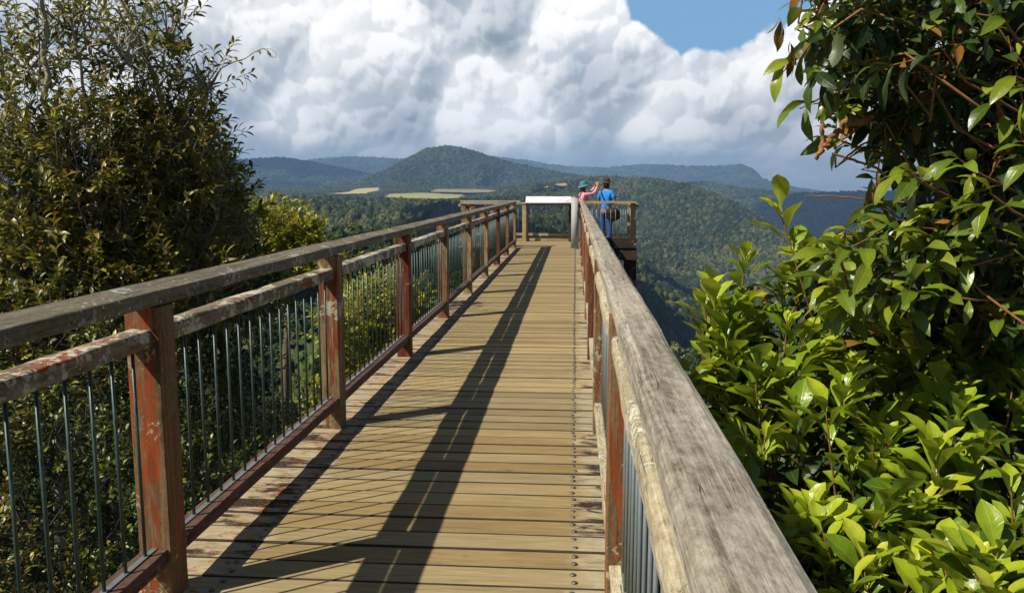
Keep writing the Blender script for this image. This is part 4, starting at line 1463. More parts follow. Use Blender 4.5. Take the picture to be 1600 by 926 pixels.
# ------------------------------------------------------------------ leaves
def leaf_template(n=7, width=0.34, wpos=0.6, fold=0.35, curl=0.5, petiole=0.08, wave=0.0, cols=3):
    """leaf along +X, length 1; the widest place at wpos"""
    xs = np.linspace(0, 1, n)
    V, U = [], []
    for i, x in enumerate(xs):
        if x < petiole:
            w = 0.012
        else:
            t = (x - petiole) / (1 - petiole)
            p = math.log(0.5) / math.log(max(1e-3, wpos))
            w = width * 0.5 * max(0.0, math.sin(math.pi * t ** p)) ** 0.85
            if i == n - 1: w = 0.004
        # arc downward
        ang = curl * x
        px = math.sin(ang) / curl if curl else x
        pz = -(1 - math.cos(ang)) / curl if curl else 0
        for k in range(cols):
            s = (k / (cols - 1)) * 2 - 1
            V.append((px, s * w, pz + abs(s) * w * fold + wave * math.sin(x * 14 + s) * w))
            U.append((0.5 + 0.5 * s, x))
    V = np.array(V); U = np.array(U)
    Q = []
    for i in range(n - 1):
        for k in range(cols - 1):
            a = i * cols + k
            Q.append((a, a + cols, a + cols + 1, a + 1))
    return V, np.array(Q), U


def frames(dirs, roll, rs):
    """rotation matrices whose x axis is dirs, z axis leaning up, rolled by roll"""
    d = dirs / (np.linalg.norm(dirs, axis=1)[:, None] + 1e-9)
    up = np.tile(np.array([0.0, 0.0, 1.0]), (len(d), 1)) + rs.normal(size=d.shape) * 0.05
    y = np.cross(up, d); y /= np.linalg.norm(y, axis=1)[:, None] + 1e-9
    z = np.cross(d, y)
    c, s = np.cos(roll)[:, None], np.sin(roll)[:, None]
    y2 = y * c + z * s; z2 = -y * s + z * c
    return np.stack([d, y2, z2], axis=2)


def place_leaves(geo, tmpl, pos, dirs, roll, size, rs):
    V, Q, U = tmpl
    m = len(pos)
    if m == 0: return
    M3 = frames(dirs, roll, rs)
    A = np.einsum('mij,vj->mvi', M3, V) * size[:, None, None] + pos[:, None, :]
    n = len(V)
    QQ = (Q[None, :, :] + (np.arange(m) * n)[:, None, None]).reshape(-1, 4)
    geo.add(A.reshape(-1, 3), QQ, np.tile(U, (m, 1)))


def shoot_leaves(bases, dirs, L, n_leaf, rs, spread=(0.5, 1.1), start=0.15, tipbias=1.0):
    """positions and directions of leaves along straight-ish shoots (golden-angle spiral)"""
    P, D, T = [], [], []
    for b, d, l in zip(bases, dirs, L):
        d = d / np.linalg.norm(d)
        a = np.cross(d, [0.3, 0.5, 0.8]); a /= np.linalg.norm(a)
        c = np.cross(d, a)
        k = max(3, int(n_leaf * rs.uniform(0.7, 1.3)))
        ph = rs.uniform(0, 6.28)
        for i in range(k):
            t = start + (1 - start) * ((i + rs.uniform(0, 0.6)) / k) ** (1 / tipbias)
            t = min(t, 1.0)
            th = ph + i * 2.4 + rs.normal() * 0.2
            open_ = spread[1] + (spread[0] - spread[1]) * t
            v = d * math.cos(open_) + (a * math.cos(th) + c * math.sin(th)) * math.sin(open_)
            P.append(b + d * l * t); D.append(v); T.append(t)
    return np.array(P), np.array(D), np.array(T)


def rand_in_ell(n, rs, shell=0.0):
    v = rs.normal(size=(n, 3)); v /= np.linalg.norm(v, axis=1)[:, None]
    r = rs.uniform(shell ** 3, 1, n) ** (1 / 3)
    return v * r[:, None]


def twig_net(geo, root_pt, tips, rs, r0=0.02, r1=0.003, seg=5, sag=0.15, n=7):
    root_pt = np.array(root_pt, float)
    for tip in tips:
        t = np.linspace(0, 1, n)[:, None]
        d = tip - root_pt
        p = root_pt + d * t + np.array([0, 0, 1.0]) * (np.sin(t * math.pi) * sag * np.linalg.norm(d) * 0.3)
        p[1:-1] += rs.normal(size=(n - 2, 3)) * 0.03 * np.linalg.norm(d)
        V, Q = tube(p, np.linspace(r0, r1, n), seg)
        geo.add(V, Q)


def plant(name, label, cat, base, trunks, clumps, leaf_m, bark_m, tmpl, seed, leaf_len=(0.05, 0.09), per=(0.22, 11), group=None, updir=(-0.2, -0.1, 0.7), spread=(0.5, 1.15),
          shell=0.35, twig_r=0.004, droop=0.0):
    """clumps: list of (centre, (rx,ry,rz), shoots). trunks: list of (points, r0, r1)"""
    rs = np.random.default_rng(seed)
    root = empty(name, base)
    B = np.array(base, float)
    tag(root, label, cat, group)
    gt = Geo()
    for pts, r0, r1 in trunks:
        p = np.array(pts, float) - B
        # resample with a little wander
        tt = np.linspace(0, len(p) - 1, (len(p) - 1) * 5 + 1)
        q = np.stack([np.interp(tt, np.arange(len(p)), p[:, i]) for i in range(3)], 1)
        q[1:-1] += rs.normal(size=(len(q) - 2, 3)) * r0 * 0.35
        V, Q = tube(q, np.linspace(r0, r1, len(q)), 8)
        gt.add(V, Q)
    link('trunk', gt.mesh('trunk'), bark_m, root)
    gl, gb = Geo(), Geo()
    for c, rad, n in clumps:
        c = np.array(c, float) - B; rad = np.array(rad, float)
        o = rand_in_ell(n, rs, shell)
        bases = c + o * rad
        out = o / (np.linalg.norm(o, axis=1)[:, None] + 1e-6)
        dirs = out * 0.8 + np.array(updir) + rs.normal(size=(n, 3)) * 0.35
        L = per[0] * rs.uniform(0.6, 1.4, n)
        P, D, T = shoot_leaves(bases, dirs, L, per[1], rs, spread)
        if droop: D = D + np.array([0, 0, -droop])
        place_leaves(gl, tmpl, P, D, rs.normal(size=len(P)) * 0.45, rs.uniform(leaf_len[0], leaf_len[1], len(P)), rs)
        # twigs for the shoots and a few boughs
        dn = dirs / np.linalg.norm(dirs, axis=1)[:, None]
        for i in range(n):
            a, b = bases[i] - dn[i] * L[i] * 0.6, bases[i] + dn[i] * L[i]
            V, Q = tube([a, (a + b) / 2 + rs.normal(size=3) * 0.01, b], [twig_r, twig_r * 0.8, twig_r * 0.4], 4)
            gb.add(V, Q)
        for i in range(0, n, max(1, n // 10)):
            a = c + rs.normal(size=3) * rad * 0.15 + np.array([0, 0, -rad[2] * 0.5]); b = bases[i]
            mid = (a + b) / 2 + rs.normal(size=3) * 0.06 * rad
            V, Q = tube([a, mid, b], [twig_r * 3.2, twig_r * 2.2, twig_r], 5)
            gb.add(V, Q)
    link('branches', gb.mesh('branches'), bark_m, root)
    link('foliage', gl.mesh('foliage'), leaf_m, root)
    return root


small = leaf_template(n=5, width=0.42, wpos=0.5, fold=0.25, curl=0.5, petiole=0.0)
lance = leaf_template(n=6, width=0.30, wpos=0.52, fold=0.3, curl=0.7, petiole=0.05)
big = leaf_template(n=9, width=0.42, wpos=0.66, fold=0.38, curl=0.75, petiole=0.06, wave=0.10, cols=5)
bigw = leaf_template(n=9, width=0.29, wpos=0.55, fold=0.30, curl=1.2, petiole=0.07, wave=0.14, cols=5)


def C(px, py, Y, r, n, sq=1.0):
    p = at(px, py, Y)
    if not isinstance(r, tuple): r = (r, r, r * sq)
    return (tuple(p), r, n)


def T_(*pts):
    return [tuple(at(*p)) for p in pts]


GRP = 'trees and shrubs left of the boardwalk'
# tall open tree with upright stems, far left
plant('olive_tree', 'tall olive green tree with thin upright pale stems at the left edge', 'tree', tuple(at(90, 600, 8.0)),
      [(T_((95, 900, 8), (92, 500, 8), (88, 300, 8), (75, 120, 8), (62, -60, 8)), 0.06, 0.018),
       (T_((100, 700, 8), (60, 420, 8.2), (20, 200, 8.3), (-10, 20, 8.4)), 0.04, 0.012),
       (T_((120, 700, 8), (150, 460, 8), (150, 300, 8.1), (130, 150, 8.2), (110, 30, 8)), 0.035, 0.010)],
      [C(40, 60, 8.2, (0.7, 0.7, 0.5), 49), C(130, 40, 8.4, (0.55, 0.6, 0.5), 38), C(-20, 180, 8.2, (0.7, 0.8, 0.7), 71), C(60, 190, 8.0, (0.75, 0.7, 0.6), 71),
       C(130, 260, 8, (0.7, 0.8, 0.6), 170), C(30, 320, 8, (0.9, 0.9, 0.7), 260), C(120, 400, 7.8, (0.8, 0.8, 0.7), 240), C(0, 450, 7.6, (0.8, 0.8, 0.7), 220),
       C(90, 520, 7.4, (0.9, 0.8, 0.7), 220), C(195, 60, 8.2, (0.28, 0.4, 0.35), 18)],
      M['leaf_olive'], M['bark_pale'], lance, 31, (0.085, 0.15), (0.30, 11), GRP)
plant('olive_tree', 'airy olive tree with slender pale stems beside the grey cloud', 'tree', tuple(at(260, 600, 9.0)),
      [(T_((255, 800, 9), (262, 500, 9), (262, 300, 9), (192 + 60, 150, 9), (190, 0, 9), (188, -70, 9)), 0.06, 0.014),
       (T_((262, 520, 9), (235, 380, 9), (222, 250, 9), (214, 120, 9)), 0.035, 0.008),
       (T_((250, 560, 8.8), (300, 430, 8.8), (340, 330, 8.9), (330, 250, 9)), 0.03, 0.008)],
      [C(262, 30, 9, (0.25, 0.4, 0.5), 30), C(215, 60, 9.2, (0.35, 0.5, 0.5), 33), C(225, 150, 9, (0.45, 0.6, 0.5), 52), C(290, 175, 9, (0.33, 0.5, 0.4), 46), C(320, 120, 9, (0.20, 0.3, 0.22), 19),
       C(200, 250, 8.8, (0.6, 0.7, 0.6), 170), C(285, 250, 8.8, (0.45, 0.6, 0.5), 150), C(230, 350, 8.6, (0.7, 0.8, 0.6), 230), C(320, 330, 9, (0.5, 0.6, 0.5), 150),
       C(200, 450, 8.2, (0.8, 0.7, 0.6), 220), C(300, 430, 8.4, (0.6, 0.7, 0.5), 180)],
      M['leaf_olive'], M['bark_pale'], lance, 32, (0.085, 0.15), (0.30, 11), GRP)
plant('broadleaf_tree', 'dark green broadleaf tree with pointed leaf tufts against the far blue hill', 'tree', tuple(at(360, 600, 10.5)),
      [(T_((330, 800, 10.5), (345, 560, 10.5), (350, 400, 10.5), (355, 280, 10.5)), 0.08, 0.02)],
      [C(318, 235, 10.5, (0.16, 0.4, 0.2), 32), C(318, 290, 10.5, (0.26, 0.6, 0.34), 110), C(290, 370, 10.5, (0.6, 0.8, 0.5), 200), C(325, 345, 10.5, (0.28, 0.6, 0.34), 90),
       C(350, 395, 10.4, (0.36, 0.7, 0.34), 120), C(270, 430, 10, (0.8, 0.8, 0.6), 200), C(350, 455, 10, (0.6, 0.8, 0.45), 150)],
      M['leaf_green'], M['bark'], lance, 33, (0.11, 0.19), (0.32, 12), GRP)
plant('yellow_green_tree', 'sunlit yellow green bushy tree just above the middle of the left handrail', 'tree', tuple(at(455, 520, 14.0)),
      [(T_((440, 760, 14), (450, 520, 14), (456, 400, 14)), 0.09, 0.035)],
      [C(458, 368, 14, (0.36, 0.5, 0.28), 90), C(425, 350, 14, (0.26, 0.5, 0.24), 60), C(484, 382, 14, (0.18, 0.3, 0.16), 36), C(455, 405, 14, (0.5, 0.6, 0.32), 110), C(412, 390, 14, (0.42, 0.6, 0.38), 90), C(520, 420, 14, (0.35, 0.5, 0.2), 50)],
      M['leaf_yellow'], M['bark'], small, 34, (0.08, 0.13), (0.28, 12), GRP)
plant('yellow_green_tree', 'sunlit yellow green tree crown seen through the rods of the left railing', 'tree', tuple(at(590, 640, 17)),
      [(T_((590, 900, 17), (592, 640, 17), (590, 500, 17)), 0.12, 0.05)],
      [C(585, 500, 17, (0.75, 1.0, 0.62), 210), C(620, 475, 17, (0.55, 0.9, 0.5), 130), C(550, 520, 16.5, (0.6, 0.9, 0.5), 130), C(600, 570, 16.5, (0.95, 1.0, 0.7), 230), C(560, 640, 16, (1.0, 1.0, 0.8), 200), C(680, 560, 20, (0.9, 1, 0.6), 120)],
      M['leaf_yellow'], M['bark'], small, 35, (0.10, 0.17), (0.42, 12), GRP)
# bank of shrubs below, seen between the rods
plant('glossy_shrub', 'dense small leaved shrub behind the rods in the lower left corner', 'shrub', (-3.6, 3.2, -2.4),
      [([(-3.6, 3.2, -2.4), (-3.5, 3.3, -1.2), (-3.4, 3.4, -0.2)], 0.05, 0.015), ([(-3.6, 3.2, -2.4), (-4.0, 3.8, -1.0), (-4.0, 4.0, 0.2)], 0.04, 0.012)],
      [((-3.2, 3.3, -0.3), (0.55, 0.8, 0.6), 300), ((-3.2, 2.6, -1.0), (0.6, 0.8, 0.6), 240), ((-3.9, 4.2, 0.2), (0.7, 0.8, 0.55), 240), ((-3.0, 3.9, -1.0), (0.6, 0.8, 0.5), 220), ((-4.3, 3.4, 0.3), (0.7, 0.9, 0.5), 200), ((-3.0, 2.5, -1.9), (0.8, 0.9, 0.5), 120)],
      M['leaf_olive'], M['bark_dark'], small, 36, (0.035, 0.065), (0.20, 12), GRP)
plant('glossy_shrub', 'dense dark shrub with scattered yellow leaves behind the second bay of rods', 'shrub', (-4.2, 6.6, -3.6),
      [([(-4.2, 6.6, -3.6), (-4.1, 6.6, -2.0), (-4.0, 6.6, -0.6)], 0.06, 0.02)],
      [((-3.9, 5.4, -0.7), (0.7, 0.9, 0.7), 240), ((-3.6, 6.6, -1.2), (0.8, 1.0, 0.7), 260), ((-4.6, 6.6, 0.1), (0.8, 1.0, 0.6), 220), ((-3.5, 5.2, -1.8), (0.7, 1.0, 0.6), 180), ((-3.4, 8.2, -1.6), (0.8, 1.0, 0.7), 200)],
      M['leaf_green'], M['bark_dark'], small, 37, (0.045, 0.08), (0.24, 12), GRP)
plant('glossy_shrub', 'tall dark shrub below the handrail in front of the yellow green crown', 'shrub', (-5.2, 10.5, -5.5),
      [([(-5.2, 10.5, -5.5), (-5.1, 10.5, -3.0), (-5.0, 10.5, -1.0)], 0.08, 0.03)],
      [((-4.7, 9.6, -0.9), (0.9, 1.1, 0.8), 240), ((-5.2, 11.5, -0.8), (1.0, 1.2, 0.7), 220), ((-4.6, 10.4, -2.3), (1.1, 1.2, 0.9), 240), ((-4.4, 12.5, -2.6), (1.0, 1.2, 0.9), 180)],
      M['leaf_green'], M['bark_dark'], small, 38, (0.06, 0.11), (0.30, 12), GRP)
plant('glossy_shrub', 'broad shadowed shrub filling the slope behind the left trees', 'shrub', (-8.5, 10.0, -5.0),
      [([(-8.5, 10, -5.0), (-8.4, 10, -2.5), (-8.2, 10, 0.0)], 0.10, 0.04)],
      [((-8.3, 9.5, 0.6), (1.5, 1.2, 1.0), 340), ((-7.0, 10.5, -0.2), (1.4, 1.2, 1.0), 320), ((-6.0, 9.0, -1.2), (1.3, 1.2, 1.0), 300), ((-9.3, 8.5, 0.2), (1.3, 1.2, 1.2), 260), ((-6.4, 7.2, -0.8), (1.0, 1.0, 1.0), 240), ((-5.2, 5.6, -0.6), (0.9, 0.9, 0.9), 220)],
      M['leaf_green'], M['bark_dark'], small, 39, (0.08, 0.14), (0.34, 12), GRP)


def make_vine():
    rs = np.random.default_rng(3)
    pts = [at(*p) for p in ((330, 130, 8.9), (345, 107, 8.85), (365, 97, 8.8), (383, 92, 8.8), (397, 82, 8.8), (410, 76, 8.8), (420, 80, 8.8), (426, 92, 8.8))]
    B = np.array(tuple(pts[0]))
    root = empty('vine', tuple(B))
    tag(root, 'thin vine shoot with a few leaves and curling tendrils poking out into the cloudy sky', 'vine', GRP)
    P = np.array([tuple(p) for p in pts]) - B
    tt = np.linspace(0, len(P) - 1, 30)
    q = np.stack([np.interp(tt, np.arange(len(P)), P[:, i]) for i in range(3)], 1)
    V, Q = tube(q, np.linspace(0.007, 0.0022, 30), 6)
    g = Geo(); g.add(V, Q)
    link('stem', g.mesh('stem'), M['bark_warm'], root)
    g2 = Geo()
    for seq in (((376, 97), (380, 112), (384, 125), (386, 137), (380, 144), (374, 139)), ((410, 76), (424, 77), (432, 84), (430, 91), (424, 88)), ((335, 170), (342, 155), (341, 145), (335, 140))):
        p = np.array([tuple(at(x, y, 8.8)) for x, y in seq]) - B
        tt = np.linspace(0, len(p) - 1, 20)
        q = np.stack([np.interp(tt, np.arange(len(p)), p[:, i]) for i in range(3)], 1)
        V, Q = tube(q, np.full(20, 0.0022), 5)
        g2.add(V, Q)
    link('tendrils', g2.mesh('tendrils'), M['bark_warm'], root)
    gl = Geo()
    spots = [(366, 97, 14, -30), (369, 95, 12, -60), (372, 97, 10, 20), (345, 112, 15, 80), (341, 104, 16, 200), (399, 84, 12, -40), (404, 79, 11, 40), (397, 87, 10, 120), (417, 78, 10, 60), (421, 82, 9, 100), (356, 101, 10, -50)]
    pos = np.array([tuple(at(x, y, 8.8)) for x, y, _, _ in spots]) - B
    dr = np.array([(math.cos(R(a)), rs.normal() * 0.4, -math.sin(R(a))) for *_, a in spots])
    place_leaves(gl, small, pos, dr, rs.normal(size=len(pos)), np.array([s * 8.8 / F for *_, s, _ in spots]), rs)
    link('leaves', gl.mesh('leaves'), M['leaf_yellow'], root)


make_vine()


# ------------------------------------------------------------------ right-hand plants
def make_right_shrub():
    rs = np.random.default_rng(77)
    base = (1.5, 3.3, -3.4)
    B = np.array(base)
    root = empty('broadleaf_shrub', base)
    tag(root, 'sunlit shrub with big glossy yellow green leaves in upright tufts against the right handrail', 'shrub')
    # canopy face: shoots over a slope that rises away from the viewer
    tips = []
    def surf(px, py):
        return 3.45 - (py - 400) / 526.0 * 1.25 - 0.25 * (px - 1080) / 520.0
    tries = 0
    poly_top = [(1075, 550), (1090, 455), (1130, 425), (1180, 405), (1230, 410), (1270, 375), (1330, 375), (1400, 390), (1600, 400)]
    def top_at(x):
        return np.interp(x, [p[0] for p in poly_top], [p[1] for p in poly_top])
    while len(tips) < 215:
        px, py = rs.uniform(1075, 1640), rs.uniform(380, 980)
        if py < top_at(px): continue
        # left limit of the mass, along the handrail
        if px < 1078 + max(0, (py - 600)) * 0.55 - 30: continue
        Y = surf(px, py) + abs(rs.normal()) * 0.22
        p = np.array(tuple(at(px, py, Y)))
        if p[0] < 0.40: continue
        tips.append(p)
    extra = [(1215, 318, 3.3), (1165, 400, 3.3), (1100, 470, 3.35), (1118, 462, 3.2), (1098, 520, 3.2), (1140, 480, 3.2), (1290, 420, 3.4), (1580, 760, 2.3), (1320, 610, 2.8), (1460, 700, 2.5),
             (1250, 430, 3.5), (1110, 560, 3.1), (1135, 520, 3.1), (1180, 560, 3.0), (1290, 640, 2.7), (1360, 400, 3.3), (1430, 880, 2.2), (1350, 860, 2.25), (1500, 640, 2.6), (1230, 500, 3.1), (1240, 640, 2.8)]
    sprigs = []
    for e in extra: sprigs.append(np.array(tuple(at(*e))))
    gl, gs, gy = Geo(), Geo(), Geo()
    for k, tip in enumerate(tips + sprigs):
        d = np.array([rs.normal() * 0.36 - 0.12, -0.20 + rs.normal() * 0.30, 1.0])
        if k >= len(tips): d = np.array([rs.normal() * 0.12 - 0.05, -0.05, 1.0])
        d /= np.linalg.norm(d)
        L = rs.uniform(0.20, 0.34)
        if k == len(tips): L = 0.34
        b = tip - d * L
        nl = rs.integers(7, 12)
        P, D, T = shoot_leaves([b], [d], [L], nl, rs, spread=(0.25, 1.0), start=0.30, tipbias=1.5)
        D = D + np.array([0, 0, 0.30])
        sz = rs.uniform(0.12, 0.195, len(P)) * rs.uniform(0.75, 1.12) * (1.0 - 0.4 * (T > 0.9))
        yng = (T > 0.72) & (rs.random() < 0.7)
        place_leaves(gy, big, P[yng] - B, D[yng], rs.normal(size=yng.sum()) * 0.3, sz[yng] * 0.9, rs)
        P, D, sz = P[~yng], D[~yng], sz[~yng]
        half = rs.random(len(P)) < 0.9
        place_leaves(gl, big, P[half] - B, D[half], rs.normal(size=half.sum()) * 0.35, sz[half], rs)
        place_leaves(gl, bigw, P[~half] - B, D[~half], rs.normal(size=(~half).sum()) * 0.35, sz[~half], rs)
        # stem
        low = b - d * 0.18 + np.array([0.10, 0.14, -0.16]) + rs.normal(size=3) * 0.05
        V, Q = tube([low - B, (low + b) / 2 + rs.normal(size=3) * 0.02 - B, b - B, tip - B], [0.0060, 0.0050, 0.0042, 0.0022], 6)
        gs.add(V, Q)
    # main limbs
    gt = Geo()
    for k in range(9):
        tip = tips[rs.integers(0, len(tips))] - B + np.array([0.12, 0.3, -0.45])
        mid = tip * 0.55 + rs.normal(size=3) * 0.12
        V, Q = tube([np.zeros(3), mid * 0.5, mid, (mid + tip) / 2 + rs.normal(size=3) * 0.05, tip], [0.05, 0.038, 0.026, 0.016, 0.009], 8)
        gt.add(V, Q)
    link('trunk', gt.mesh('trunk'), M['bark_dark'], root)
    link('shoots', gs.mesh('shoots'), M['bark_warm'], root)
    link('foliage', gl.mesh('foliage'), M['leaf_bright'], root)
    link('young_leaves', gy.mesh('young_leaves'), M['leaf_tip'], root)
    # dark filler leaves inside the shrub, the interior's darkness put into their colour
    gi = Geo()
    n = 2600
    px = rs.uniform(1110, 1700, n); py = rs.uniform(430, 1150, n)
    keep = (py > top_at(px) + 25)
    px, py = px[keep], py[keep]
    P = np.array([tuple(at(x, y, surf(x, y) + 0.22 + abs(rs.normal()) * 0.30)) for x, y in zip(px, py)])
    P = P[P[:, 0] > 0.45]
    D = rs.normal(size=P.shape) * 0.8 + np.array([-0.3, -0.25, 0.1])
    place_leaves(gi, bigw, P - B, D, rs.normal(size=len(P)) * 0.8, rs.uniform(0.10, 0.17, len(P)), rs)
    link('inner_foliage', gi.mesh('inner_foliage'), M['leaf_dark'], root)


make_right_shrub()


def make_right_tree():
    rs = np.random.default_rng(91)
    base = (2.6, 3.6, -4.0)
    B = np.array(base)
    root = empty('overhanging_tree', base)
    tag(root, 'dark overhanging tree with brown twigs filling the upper right corner', 'tree')
    def left_edge(py):
        return np.interp(py, [-60, 0, 60, 110, 150, 200, 260, 300, 340, 400, 460, 520], [1235, 1235, 1240, 1245, 1285, 1310, 1385, 1390, 1320, 1290, 1290, 1330])
    gl, gd, gs = Geo(), Geo(), Geo()
    tips = []
    while len(tips) < 250:
        px, py = rs.uniform(1215, 1660), rs.uniform(-60, 520)
        e = left_edge(py)
        if px < e + abs(rs.normal()) * 12: continue
        Y = rs.uniform(2.7, 3.9)
        tips.append((np.array(tuple(at(px, py, Y))), px - e))
    for tip, inn in tips:
        d = np.array([-0.45 + rs.normal() * 0.4, -0.3 + rs.normal() * 0.4, 0.25 + rs.normal() * 0.5])
        d /= np.linalg.norm(d)
        L = rs.uniform(0.16, 0.30)
        b = tip - d * L
        P, D, T = shoot_leaves([b], [d], [L], 9, rs, spread=(0.5, 1.2), start=0.2, tipbias=1.3)
        D = D + np.array([0, 0, -0.12])
        sz = rs.uniform(0.09, 0.155, len(P))
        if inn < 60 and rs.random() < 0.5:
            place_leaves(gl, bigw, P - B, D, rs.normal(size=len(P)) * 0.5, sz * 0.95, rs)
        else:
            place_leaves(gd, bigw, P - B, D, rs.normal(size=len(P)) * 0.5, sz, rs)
        low = b + np.array([0.14, 0.1, -0.06]) + rs.normal(size=3) * 0.06
        V, Q = tube([low - B, b - B, tip - B], [0.005, 0.004, 0.002], 5)
        gs.add(V, Q)
    # bright sprays of young leaves hanging in the open
    for px, py, Y, dx, dz, n in ((1545, 300, 2.6, -0.8, 0.5, 7), (1500, 250, 2.7, -0.6, 0.3, 6), (1330, 20, 2.9, -0.8, 0.4, 6), (1345, 60, 2.9, -0.9, 0.1, 6), (1440, 330, 2.8, -0.5, 0.4, 6), (1420, 270, 2.9, -0.6, 0.1, 6),
                                 (1590, 120, 2.6, -0.6, 0.2, 5), (1230, 100, 3.0, -0.8, -0.4, 6), (1250, 170, 3.1, -0.6, -0.3, 4), (1400, 10, 2.8, -0.5, 0.5, 6), (1475, 30, 2.8, 0.2, 0.5, 5), (1560, 20, 2.7, -0.6, 0.5, 6),
                                 (1360, 400, 3.0, -0.6, 0.4, 6), (1470, 420, 2.8, -0.3, 0.6, 7), (1390, 350, 2.9, -0.7, 0.1, 6), (1300, 215, 3.1, -0.7, 0.2, 4), (1345, 110, 2.95, -0.9, 0.0, 4)):
        tip = np.array(tuple(at(px, py, Y)))
        d = np.array([dx, -0.35, dz]); d /= np.linalg.norm(d)
        P, D, T = shoot_leaves([tip - d * 0.12], [d], [0.14], n, rs, spread=(0.4, 1.2), start=0.1)
        D = D + np.array([-0.1, 0, -0.15])
        place_leaves(gl, bigw, P - B, D, rs.normal(size=len(P)) * 0.5, rs.uniform(0.10, 0.175, len(P)), rs)
        V, Q = tube([tip - d * 0.3 - B + np.array([0.1, 0.1, 0]), tip - d * 0.12 - B, tip - B], [0.006, 0.005, 0.0025], 6)
        gs.add(V, Q)
    for _ in range(34):
        px, py = rs.uniform(1290, 1640), rs.uniform(-20, 500)
        if py < 230 and rs.random() < 0.6: py = rs.uniform(260, 500)
        if px < left_edge(py) + 5: continue
        tip = np.array(tuple(at(px, py, rs.uniform(2.55, 2.8))))
        d = np.array([rs.uniform(-0.9, 0.1), -0.4, rs.uniform(0.0, 0.7)]); d /= np.linalg.norm(d)
        P, D, T = shoot_leaves([tip - d * 0.12], [d], [0.14], rs.integers(5, 9), rs, spread=(0.35, 1.1), start=0.1)
        D = D + np.array([-0.1, 0, -0.12])
        place_leaves(gl, bigw, P - B, D, rs.normal(size=len(P)) * 0.5, rs.uniform(0.08, 0.18, len(P)), rs)
        V, Q = tube([tip - d * 0.3 - B + np.array([0.1, 0.15, 0]), tip - d * 0.12 - B, tip - B], [0.006, 0.005, 0.0025], 6)
        gs.add(V, Q)
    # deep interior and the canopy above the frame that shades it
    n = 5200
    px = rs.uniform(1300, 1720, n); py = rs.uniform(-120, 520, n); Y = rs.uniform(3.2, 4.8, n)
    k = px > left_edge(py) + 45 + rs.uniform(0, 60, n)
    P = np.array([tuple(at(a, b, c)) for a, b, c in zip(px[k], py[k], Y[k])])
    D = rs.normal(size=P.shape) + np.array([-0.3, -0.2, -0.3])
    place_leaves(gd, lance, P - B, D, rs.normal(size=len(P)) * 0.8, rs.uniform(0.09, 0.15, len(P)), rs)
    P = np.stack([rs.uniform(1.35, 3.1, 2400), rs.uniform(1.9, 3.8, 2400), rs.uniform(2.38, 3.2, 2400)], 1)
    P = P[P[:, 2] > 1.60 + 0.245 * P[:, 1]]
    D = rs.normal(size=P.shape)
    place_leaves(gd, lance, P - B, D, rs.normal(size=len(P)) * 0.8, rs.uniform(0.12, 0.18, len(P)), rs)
    # trunk, boughs
    gt = Geo()
    def bough(seq, r0, r1, g=gt):
        p = np.array([tuple(at(*q)) for q in seq]) - B
        tt = np.linspace(0, len(p) - 1, (len(p) - 1) * 6 + 1)
        q = np.stack([np.interp(tt, np.arange(len(p)), p[:, i]) for i in range(3)], 1)
        q[1:-1] += rs.normal(size=(len(q) - 2, 3)) * r0 * 0.25
        rr = np.linspace(r0, r1, len(q)) * (1 + 0.12 * rs.normal(size=len(q)))
        V, Q = tube(q, rr, 8)
        g.add(V, Q)
    p0 = np.zeros(3)
    V, Q = tube([p0, p0 + (0.05, 0, 1.5), p0 + (-0.02, 0.1, 3.2), p0 + (0.02, 0.2, 4.6), p0 + (-0.1, 0.2, 6.2), p0 + (-0.2, 0.1, 7.0)], [0.10, 0.09, 0.075, 0.06, 0.045, 0.03], 10)
    gt.add(V, Q)
    link('trunk', gt.mesh('trunk'), M['bark_dark'], root)
    gb = Geo()
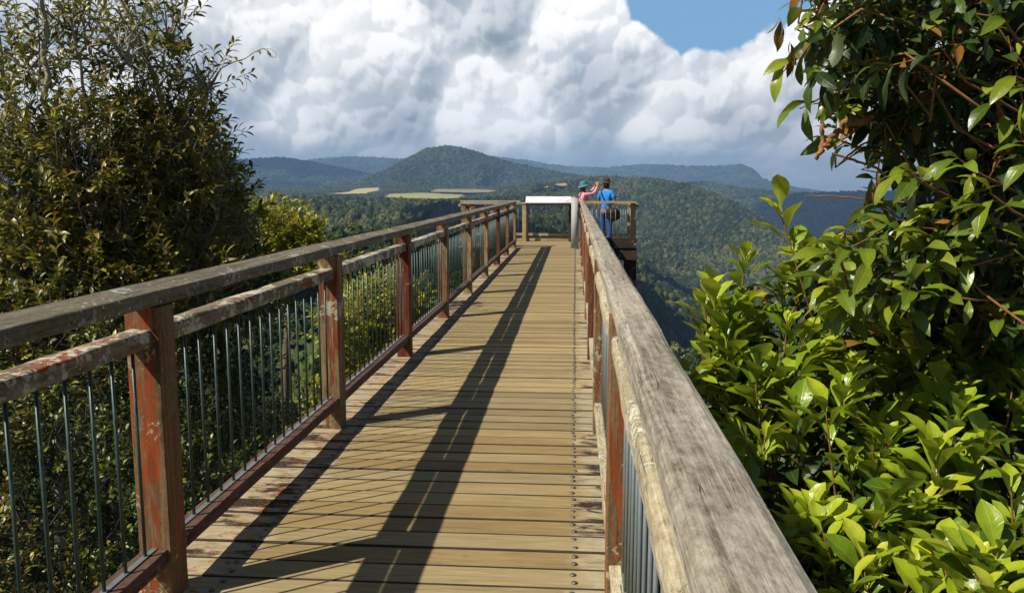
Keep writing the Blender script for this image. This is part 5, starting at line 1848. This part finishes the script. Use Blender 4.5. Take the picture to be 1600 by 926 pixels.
    bough(((1640, 130, 3.3), (1530, 135, 3.2), (1470, 140, 3.15), (1420, 165, 3.1), (1385, 178, 3.05), (1350, 188, 3.0), (1318, 192, 3.0), (1300, 215, 3.0), (1284, 232, 3.0), (1275, 248, 3.0)), 0.020, 0.0085, gb)
    bough(((1284, 232, 3.0), (1285, 200, 3.0), (1287, 170, 3.0), (1285, 150, 3.0)), 0.008, 0.004, gb)
    bough(((1400, 190, 3.1), (1365, 215, 3.05), (1335, 235, 3.0), (1310, 256, 3.0)), 0.005, 0.003, gb)
    bough(((1400, 290, 3.0), (1370, 262, 3.0), (1335, 250, 3.0), (1300, 240, 3.0)), 0.006, 0.0035, gb)
    bough(((1640, 520, 3.0), (1560, 500, 3.0), (1500, 470, 3.0), (1440, 500, 3.0), (1400, 530, 3.0)), 0.014, 0.007, gb)
    bough(((1500, 470, 3.0), (1510, 440, 3.0), (1500, 400, 3.1), (1520, 340, 3.1)), 0.011, 0.006, gb)
    bough(((1640, 300, 3.1), (1580, 240, 3.0), (1560, 180, 3.0), (1590, 60, 3.0)), 0.016, 0.008, gb)
    bough(((1470, 140, 3.15), (1500, 60, 3.1), (1505, -20, 3.1)), 0.012, 0.006, gb)
    bough(((1430, 318, 3.0), (1340, 310, 3.0), (1300, 306, 3.0), (1257, 306, 3.0)), 0.0035, 0.002, gb)
    link('branches', gb.mesh('branches'), M['bark_warm'], root)
    link('twigs', gs.mesh('twigs'), M['bark_warm'], root)
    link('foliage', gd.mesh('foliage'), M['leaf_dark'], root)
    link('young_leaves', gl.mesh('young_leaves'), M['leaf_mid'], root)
    # withered tufts
    gw = Geo()
    for px, py, Y in ((1235, 60, 3.0), (1262, 55, 3.0), (1370, 262, 2.95), (1362, 275, 2.95), (1218, 20, 3.0)):
        tip = np.array(tuple(at(px, py, Y)))
        P, D, T = shoot_leaves([tip], [np.array([0.1, -0.1, -1.0])], [0.05], 6, rs, spread=(0.15, 0.5))
        place_leaves(gw, lance, P - B, D, rs.normal(size=len(P)), rs.uniform(0.06, 0.10, len(P)), rs)
    link('withered_leaves', gw.mesh('withered_leaves'), leaf_mat('withered_leaf', [(0.16, 0.08, 0.02), (0.28, 0.17, 0.04)], 0.3, 0.7, 0.1), root)


make_right_tree()
